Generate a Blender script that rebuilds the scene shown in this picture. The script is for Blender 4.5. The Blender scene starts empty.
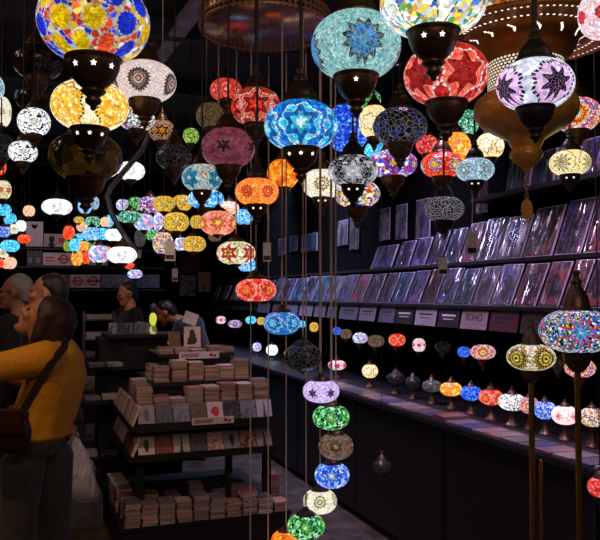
import bpy, bmesh, math, random
from mathutils import Vector, Matrix, Euler
rnd = random.Random(7)
sc = bpy.context.scene
COL = sc.collection
PI = math.pi
sin, cos = math.sin, math.cos
CEIL = 3.4

# ------------------------------------------------------------------ camera
F = 720.0
EYE = Vector((0, 0, 1.62))
YAW = math.radians(20.6)
PIT = math.atan(24 / F)
FWD = Vector((sin(YAW) * cos(PIT), cos(YAW) * cos(PIT), sin(PIT)))
RGT = Vector((cos(YAW), -sin(YAW), 0))
UPV = RGT.cross(FWD)
cam = bpy.data.cameras.new('camera')
cam.sensor_width = 36
cam.lens = 36 * F / 600
cam.clip_start = 0.05
camo = bpy.data.objects.new('camera', cam)
COL.objects.link(camo)
camo.matrix_world = Matrix(((RGT.x, UPV.x, -FWD.x, EYE.x), (RGT.y, UPV.y, -FWD.y, EYE.y), (RGT.z, UPV.z, -FWD.z, EYE.z), (0, 0, 0, 1)))
sc.camera = camo
sc.view_settings.view_transform = 'Standard'
sc.view_settings.look = 'None'
sc.view_settings.exposure = 0
sc.view_settings.gamma = 1
sc.view_settings.use_curve_mapping = False


def ray(px, py):
    return FWD + RGT * ((px - 300) / F) + UPV * (-(py - 270) / F)


def at(px, py, t):
    return EYE + ray(px, py) * t


def onX(px, py, X):
    d = ray(px, py)
    return EYE + d * (X / d.x)


def onY(px, py, Y):
    d = ray(px, py)
    return EYE + d * (Y / d.y)


# ------------------------------------------------------------------ objects
def tag(o, label=None, cat=None, group=None, kind=None):
    if label: o['label'] = label
    if cat: o['category'] = cat
    if group: o['group'] = group
    if kind: o['kind'] = kind
    return o


def thing(name, label, cat, loc, rz=0.0, group=None):
    o = bpy.data.objects.new(name, None)
    o.empty_display_size = 0.02
    COL.objects.link(o)
    o.location = loc
    o.rotation_euler = (0, 0, rz)
    return tag(o, label, cat, group)


def put(name, me, mat=None, parent=None, loc=(0, 0, 0), rot=(0, 0, 0), scale=(1, 1, 1)):
    o = bpy.data.objects.new(name, me)
    COL.objects.link(o)
    if parent: o.parent = parent
    o.location = loc
    o.rotation_euler = rot
    o.scale = scale
    if mat is not None:
        if not me.materials: me.materials.append(None)
        o.material_slots[0].link = 'OBJECT'
        o.material_slots[0].material = mat
    return o


def mesh(bm, name, smooth=False, mats=()):
    me = bpy.data.meshes.new(name)
    bm.normal_update()
    if smooth:
        for f in bm.faces: f.smooth = True
    bm.to_mesh(me)
    bm.free()
    for m in mats: me.materials.append(m)
    return me


def box(bm, lo, hi, mi=0, mat=None):
    ge = bmesh.ops.create_cube(bm, size=1)
    c = [(a + b) / 2 for a, b in zip(lo, hi)]
    s = [b - a for a, b in zip(lo, hi)]
    for v in ge['verts']:
        v.co = Vector((v.co.x * s[0] + c[0], v.co.y * s[1] + c[1], v.co.z * s[2] + c[2]))
        if mat: v.co = mat @ v.co
    for f in {f for v in ge['verts'] for f in v.link_faces}: f.material_index = mi
    return ge['verts']


def boxmesh(name, lo, hi, bev=0.0):
    bm = bmesh.new()
    box(bm, lo, hi)
    if bev: bmesh.ops.bevel(bm, geom=bm.edges[:], offset=bev, segments=2, affect='EDGES')
    return mesh(bm, name)


def lathe(bm, prof, seg=24, mi=0):
    rings = []
    for r, z in prof:
        if r < 1e-5:
            rings.append([bm.verts.new((0, 0, z))])
        else:
            rings.append([bm.verts.new((r * cos(2 * PI * i / seg), r * sin(2 * PI * i / seg), z)) for i in range(seg)])
    for a, b in zip(rings, rings[1:]):
        for i in range(seg):
            j = (i + 1) % seg
            if len(a) == 1 and len(b) == 1: continue
            if len(a) == 1: f = bm.faces.new((a[0], b[j], b[i]))
            elif len(b) == 1: f = bm.faces.new((a[i], a[j], b[0]))
            else: f = bm.faces.new((a[i], a[j], b[j], b[i]))
            f.material_index = mi
            f.smooth = True


def lathe_mesh(name, prof, seg=24):
    bm = bmesh.new()
    lathe(bm, prof, seg)
    bmesh.ops.recalc_face_normals(bm, faces=bm.faces[:])
    return mesh(bm, name)


def tube(bm, pts, r, seg=8, mi=0):
    pts = [Vector(p) for p in pts]
    rr = r if isinstance(r, (list, tuple)) else [r] * len(pts)
    rings = []
    n = None
    for i, p in enumerate(pts):
        d = (pts[min(i + 1, len(pts) - 1)] - pts[max(i - 1, 0)]).normalized()
        if n is None:
            n = d.orthogonal().normalized()
        else:
            n = (n - d * n.dot(d)).normalized()
        b = d.cross(n)
        rings.append([bm.verts.new(p + (n * cos(2 * PI * k / seg) + b * sin(2 * PI * k / seg)) * rr[i]) for k in range(seg)])
    for a, c in zip(rings, rings[1:]):
        for k in range(seg):
            f = bm.faces.new((a[k], a[(k + 1) % seg], c[(k + 1) % seg], c[k]))
            f.smooth = True
            f.material_index = mi
    bm.faces.new(rings[0][::-1]).material_index = mi
    bm.faces.new(rings[-1]).material_index = mi


def tube_mesh(name, pts, r, seg=8):
    bm = bmesh.new()
    tube(bm, pts, r, seg)
    return mesh(bm, name)


# ------------------------------------------------------------------ materials
def hx(h):
    if isinstance(h, (tuple, list)): return tuple(h) if len(h) == 4 else (*h, 1)
    h = h.lstrip('#')
    c = [int(h[i:i + 2], 16) / 255 for i in (0, 2, 4)]
    return tuple(x / 12.92 if x <= 0.04045 else ((x + 0.055) / 1.055) ** 2.4 for x in c) + (1,)


class G:
    """small helper that writes math as shader nodes"""

    def __init__(s, name):
        s.m = bpy.data.materials.new(name)
        s.m.use_nodes = True
        s.t = s.m.node_tree
        s.N = s.t.nodes
        s.L = s.t.links
        s.b = s.N['Principled BSDF']

    def inp(s, sock, v):
        if isinstance(v, bpy.types.NodeSocket): s.L.new(v, sock)
        elif v is not None: sock.default_value = v

    def M(s, op, a, b=None, c=None):
        n = s.N.new('ShaderNodeMath')
        n.operation = op
        for i, v in enumerate((a, b, c)): s.inp(n.inputs[i], v)
        return n.outputs[0]

    def add(s, a, b): return s.M('ADD', a, b)
    def mul(s, a, b): return s.M('MULTIPLY', a, b)
    def lt(s, a, b): return s.M('LESS_THAN', a, b)
    def gt(s, a, b): return s.M('GREATER_THAN', a, b)

    def mix(s, f, a, b, blend='MIX'):
        n = s.N.new('ShaderNodeMix')
        n.data_type = 'RGBA'
        n.blend_type = blend
        s.inp(n.inputs[0], f)
        s.inp(n.inputs[6], hx(a) if not isinstance(a, bpy.types.NodeSocket) else a)
        s.inp(n.inputs[7], hx(b) if not isinstance(b, bpy.types.NodeSocket) else b)
        return n.outputs[2]

    def ramp(s, f, stops, interp='CONSTANT'):
        n = s.N.new('ShaderNodeValToRGB')
        e = n.color_ramp
        e.interpolation = interp
        e.elements[0].position = stops[0][0]
        e.elements[0].color = hx(stops[0][1])
        if len(stops) == 1:
            e.elements.remove(e.elements[1])
        for i, (p, c) in enumerate(stops[1:]):
            if i == 0:
                e.elements[1].position = p
                e.elements[1].color = hx(c)
            else:
                k = e.elements.new(p)
                k.color = hx(c)
        s.inp(n.inputs[0], f)
        return n.outputs[0]

    def pal(s, f, cols):
        return s.ramp(f, [(i / len(cols), c) for i, c in enumerate(cols)])

    def vor(s, vec, scale, feature='F1', rand=1.0):
        n = s.N.new('ShaderNodeTexVoronoi')
        n.feature = feature
        n.inputs['Scale'].default_value = scale
        n.inputs['Randomness'].default_value = rand
        if vec is not None: s.L.new(vec, n.inputs['Vector'])
        return n

    def noise(s, vec, scale, detail=2, rough=0.5, dist=0.0):
        n = s.N.new('ShaderNodeTexNoise')
        n.inputs['Scale'].default_value = scale
        n.inputs['Detail'].default_value = detail
        n.inputs['Roughness'].default_value = rough
        n.inputs['Distortion'].default_value = dist
        if vec is not None: s.L.new(vec, n.inputs['Vector'])
        return n

    def obj(s):
        return s.N.new('ShaderNodeTexCoord').outputs['Object']

    def xyz(s, v):
        n = s.N.new('ShaderNodeSeparateXYZ')
        s.L.new(v, n.inputs[0])
        return n.outputs

    def rgb(s, v):
        n = s.N.new('ShaderNodeSeparateColor')
        s.L.new(v, n.inputs[0])
        return n.outputs

    def vec(s, x, y, z):
        n = s.N.new('ShaderNodeCombineXYZ')
        for i, v in enumerate((x, y, z)): s.inp(n.inputs[i], v)
        return n.outputs[0]

    def map(s, v, scale=(1, 1, 1), loc=(0, 0, 0), rot=(0, 0, 0)):
        n = s.N.new('ShaderNodeMapping')
        n.inputs['Scale'].default_value = scale
        n.inputs['Location'].default_value = loc
        n.inputs['Rotation'].default_value = rot
        s.L.new(v, n.inputs[0])
        return n.outputs[0]

    def bump(s, h, strength=0.3, dist=0.01, normal=None):
        n = s.N.new('ShaderNodeBump')
        n.inputs['Strength'].default_value = strength
        n.inputs['Distance'].default_value = dist
        s.L.new(h, n.inputs['Height'])
        if normal: s.L.new(normal, n.inputs['Normal'])
        return n.outputs[0]

    def rand(s):
        return s.N.new('ShaderNodeObjectInfo').outputs['Random']

    def set(s, **k):
        for a, v in k.items(): s.inp(s.b.inputs[a.replace('_', ' ')], hx(v) if isinstance(v, (str, tuple)) else v)
        return s.m


def plain(name, col, rough=0.6, metal=0.0, var=0.25, scale=30, bump=0.0, **k):
    g = G(name)
    n = g.noise(g.obj(), scale, 3)
    a = hx(col)
    d = tuple(x * (1 - var) for x in a[:3]) + (1,)
    u = tuple(min(1, x * (1 + var)) for x in a[:3]) + (1,)
    g.set(Base_Color=g.ramp(n.outputs[0], [(0.3, d), (0.7, u)], 'LINEAR'), Roughness=rough, Metallic=metal, **k)
    if bump: g.L.new(g.bump(n.outputs[0], bump, 0.01), g.b.inputs['Normal'])
    return g.m


_mc = {}


def mosaic(P):
    """mosaic glass lit from inside: beads and tiles, rosettes round the belly, dark grout"""
    key = repr(sorted(P.items(), key=lambda x: x[0]))
    if key in _mc: return _mc[key]
    g = G('mosaic_glass')
    x, y, z = g.xyz(g.obj())
    asp = P.get('asp', 0.66)
    q = g.vec(x, y, g.mul(z, asp))
    N = P.get('N', 5)
    phi = g.add(g.M('ARCTAN2', y, x), math.radians(P.get('ph', 0)))
    cell = 2 * PI / N
    v = g.add(g.mul(z, asp * 1.08), P.get('v0', 0.0) + P.get('vs', 0.0))
    row = 0.0
    if P.get('rows'):
        row = g.M('FLOOR', g.add(g.mul(v, 1 / P['rows']), 0.5))
        v = g.add(v, g.mul(row, -P['rows']))
        phi = g.add(phi, g.mul(row, cell / 2))
    du = g.M('WRAP', phi, cell / 2, -cell / 2)
    r = g.M('SQRT', g.add(g.mul(du, du), g.mul(v, v)))
    th = g.M('ARCTAN2', v, du)
    s1 = P.get('sc', 9)
    v1 = g.vor(q, s1)
    rr = g.rgb(v1.outputs['Color'])
    col = g.pal(rr[0], P['base'])
    if P.get('base2'):
        R2, k2, a2 = P.get('pan', (0.62, 8, 0.08))
        t2 = g.mul(g.mul(r, 1 / R2), g.add(1.0, g.mul(g.M('COSINE', g.mul(th, k2)), a2)))
        col2 = g.pal(rr[0], P['base2'])
        col = g.mix(g.gt(t2, 1.0), col, col2)
        if P.get('line'):
            w = P.get('lw', 0.06)
            on = g.mul(g.lt(g.M('ABSOLUTE', g.add(t2, -1.0)), w), g.gt(g.M('SINE', g.mul(th, P.get('dash', 26))), -0.55))
            col = g.mix(on, col, P['line'])
    e1 = g.vor(q, s1, 'DISTANCE_TO_EDGE').outputs['Distance']
    gr = g.lt(e1, P.get('g', 0.05))
    if P.get('ros'):
        R, k, a = P.get('rk', (0.4, 6, 0.2))
        t = g.mul(g.mul(r, 1 / R), g.add(1.0, g.mul(g.M('COSINE', g.mul(th, k)), a)))
        stops = P['ros']
        rc = g.ramp(t, [(p * 0.999, c) for p, c in stops])
        m = g.lt(t, 1.0)
        if P.get('rpal'):     # every rosette its own colour
            idx = g.M('FRACT', g.mul(g.M('FLOOR', g.add(g.mul(phi, 1 / cell), 0.5)), 0.381))
            rc = g.pal(g.M('FRACT', g.add(g.add(idx, g.mul(row, 0.57)), 7.0)), P['rpal'])
        vs = g.vor(q, P.get('rsc', s1 * 1.3))
        rv = g.rgb(vs.outputs['Color'])[1]
        rc = g.mix(1.0, rc, g.ramp(rv, [(0, '#a8a8a8'), (1, '#ffffff')], 'LINEAR'), 'MULTIPLY')
        rg = g.lt(g.vor(q, P.get('rsc', s1 * 1.3), 'DISTANCE_TO_EDGE').outputs['Distance'], P.get('rg', 0.03))
        if P.get('spokes'):
            rg = g.M('MAXIMUM', rg, g.lt(g.M('ABSOLUTE', g.M('SINE', g.mul(th, P['spokes'] / 2))), 0.13))
        col = g.mix(m, col, rc)
        gr = g.add(g.mul(m, rg), g.mul(g.M('SUBTRACT', 1.0, m), gr))
        if P.get('rim'):
            on = g.mul(g.lt(g.M('ABSOLUTE', g.add(t, -1.03)), P.get('rw', 0.09)), g.gt(g.M('SINE', g.mul(th, P.get('rdash', 22))), -0.6))
            col = g.mix(on, col, P['rim'])
    col = g.mix(1.0, col, g.ramp(rr[1], [(0, '#b4b4b4'), (1, '#ffffff')], 'LINEAR'), 'MULTIPLY')
    col = g.mix(g.mul(g.M('MINIMUM', gr, 1.0), P.get('gk', 0.7)), col, P.get('grout', '#15110e'))
    st = P.get('str', 1.3) * 1.22  # unlit styles keep a low strength, a faint glow painted into the glass
    g.set(Base_Color=g.mix(0.65, col, '#000000'), Roughness=0.18, Emission_Color=col, Emission_Strength=st)
    g.L.new(g.bump(e1, 0.25, 0.02), g.b.inputs['Normal'])
    _mc[key] = g.m
    return g.m


BRONZE = plain('dark_bronze', '#5c4430', 0.36, 0.6, 0.35, 14, 0.05)
BLACKBRONZE = plain('black_bronze', '#34302c', 0.4, 0.5, 0.3, 14)
BRASS = plain('old_brass', '#b88a40', 0.25, 0.75, 0.25, 12)
WIRE = plain('dark_wire', '#1c1714', 0.5, 0.3)
CORD = plain('pale_cord', '#d0b8aa', 0.6, 0.0)
BLACK = plain('black_paint', '#0c0b0d', 0.55, 0, 0.3, 8)
BLACKWOOD = plain('black_stained_wood', '#141114', 0.5, 0, 0.35, 12)
PAPER = plain('cream_paper', '#bfac9c', 0.8, 0, 0.18, 40)
WHITECARD = plain('white_card', '#c9c0bd', 0.7, 0, 0.1, 20)
starm = G('star_light')
starm.set(Base_Color='#000000', Emission_Color='#fff2d8', Emission_Strength=2.0)
STARLIGHT = starm.m

# ------------------------------------------------------------------ lamp kit (unit globe radius 1)


def globe_prof(n):
    pr = []
    a0 = math.asin(0.93)
    for i in range(n + 1):
        a = -a0 + 2 * a0 * i / n
        pr.append((cos(a) ** 0.82, sin(a)))
    return pr


GLOBE_HI = lathe_mesh('globe', globe_prof(22), 48)
GLOBE_LO = lathe_mesh('globe', globe_prof(10), 20)
CAPP = [(0.50, -0.05), (0.55, -0.02), (0.54, 0.03), (0.47, 0.07), (0.46, 0.14), (0.41, 0.28), (0.31, 0.43), (0.2, 0.55), (0.14, 0.62), (0.19, 0.66), (0.19, 0.70), (0.12, 0.74), (0.09, 0.82), (0.13, 0.87), (0.12, 0.92), (0.05, 0.97), (0.02, 1.0)]
BOWLP = [(0.46, 0.07), (0.5, 0.05), (0.52, 0.0), (0.475, -0.035), (0.475, -0.08), (0.455, -0.18), (0.39, -0.33), (0.29, -0.45), (0.2, -0.52), (0.17, -0.55), (0.0, -0.55)]
FINP = [(0.0, 0.02), (0.2, 0.01), (0.23, -0.04), (0.17, -0.09), (0.11, -0.13), (0.15, -0.19), (0.14, -0.24), (0.06, -0.3), (0.05, -0.36), (0.0, -0.39)]
CAP_HI, CAP_LO = lathe_mesh('cap', CAPP, 28), lathe_mesh('cap', CAPP, 12)
BOWL_HI, BOWL_LO = lathe_mesh('bowl', BOWLP, 28), lathe_mesh('bowl', BOWLP, 12)
FIN_HI, FIN_LO = lathe_mesh('finial', FINP, 18), lathe_mesh('finial', FINP, 8)
ROD = lathe_mesh('rod', [(0, 0), (1, 0), (1, 1), (0, 1)], 8)
bm = bmesh.new()
sv = [bm.verts.new(((0.5 if i % 2 else 1.0) * cos(PI / 2 + i * PI / 5), (0.5 if i % 2 else 1.0) * sin(PI / 2 + i * PI / 5), 0)) for i in range(10)]
bm.faces.new(sv)
bmesh.ops.solidify(bm, geom=bm.faces[:], thickness=0.1)
STAR = mesh(bm, 'star_cutout')

# table or pole lamp pieces
BELLP = [(0, 0), (0.62, 0), (0.64, 0.05), (0.56, 0.1), (0.5, 0.14), (0.36, 0.3), (0.22, 0.5), (0.15, 0.7), (0.22, 0.78), (0.22, 0.84), (0.45, 0.95), (0.5, 1.0), (0, 1.0)]
BELL = lathe_mesh('base', BELLP, 20)


def face_cam(p):
    return math.atan2(EYE.y - p.y, EYE.x - p.x)


TAKEN, LAST = [], {}


def clash(p, R, zlo, zhi):
    for x, y, a, b, r, full in TAKEN:
        h = math.hypot(p.x - x, p.y - y)
        if h > R + r: continue
        if a < zhi and zlo < b: return True
        if p.z < a and h < r + 0.007: return True
        if p.z > b and h < R + 0.007: return True
    return False


def settle(px, py, rx, ry, t0, capk, bowlk, lim):
    """nearest free distance for a lamp so that neither it nor its rod runs into another"""
    for i in range(160):
        t = t0 * (1 + 0.012 * ((i + 1) // 2) * (1 if i % 2 else -1))
        if not lim[0] < t < lim[1]: continue
        p = at(px, py, t)
        R = rx * t / F
        rz = ry * t / F
        if not clash(p, R, p.z - rz - R * bowlk * .95, p.z + rz + R * capk): return t
    return t0


def pendant(px, py, rx, ry, D, P, label, metal=None, cap=True, bowl=True, stars=0, top=CEIL, t=None, group=None, name='mosaic_pendant_lamp', hang=None, hr=0.0035, bowlk=1.0, cat='lamp', p=None, capz=1.0, bowlz=1.0, tlim=(1.4, 8.3), free=False):
    if p is None:
        t = t if t is not None else F * D / (2 * rx)
        if not free: t = settle(px, py, rx, ry, t, capz if cap else 0.0, bowlz if bowl else 0.0, tlim)
        p = at(px, py, t)
        D = 2 * rx * t / F
    R = D / 2
    LAST[label] = (p, R, R * ry / rx, t)
    if free or p is not None: TAKEN.append((p.x, p.y, p.z - R * ry / rx - (0.95 * R * bowlz if bowl else 0), p.z + R * ry / rx + (R * capz if cap else 0), R, top > 3.3))
    rz = R * ry / rx
    hi = rx > 11
    metal = metal or BRONZE
    P = dict(P)
    P['asp'] = round(ry / rx, 2)
    el = math.atan2(p.z - EYE.z, math.hypot(p.x, p.y))
    P['vs'] = round(round(0.7 * el / 0.04) * 0.04, 2)
    root = thing(name, label, cat, p, face_cam(p), group)
    put('globe', GLOBE_HI if hi else GLOBE_LO, mosaic(P), root, scale=(R, R, rz))
    zt = rz * 0.93
    zc = zt
    if cap:
        put('cap', CAP_HI if hi else CAP_LO, metal, root, (0, 0, zt), scale=(R, R, R * capz))
        zc = zt + R * 0.98 * capz
    if bowl:
        b = put('bowl', BOWL_HI if hi else BOWL_LO, metal, root, (0, 0, -zt), scale=(R * bowlk, R * bowlk, R * bowlz))
        put('finial', FIN_HI if hi else FIN_LO, metal, b, (0, 0, -0.55))
        for i in range(stars):
            a = (i - (stars - 1) / 2) * math.radians(42)
            rr = 0.462 * R * bowlk
            e = Vector((cos(a), sin(a), -0.3)).to_track_quat('Z', 'Y').to_euler()
            put('star_cutout', STAR, STARLIGHT, root, (rr * cos(a), rr * sin(a), -zt - 0.19 * R), e, (R * 0.06,) * 3)
    ln = top - (p.z + zc)
    if ln > 0.005:
        put('hanger', ROD, hang or WIRE, root, (0, 0, zc), scale=(hr, hr, ln))
    return root


# ------------------------------------------------------------------ mosaic styles
W = '#fff4e6'
K = '#141013'


def st(**k): return k


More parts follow.
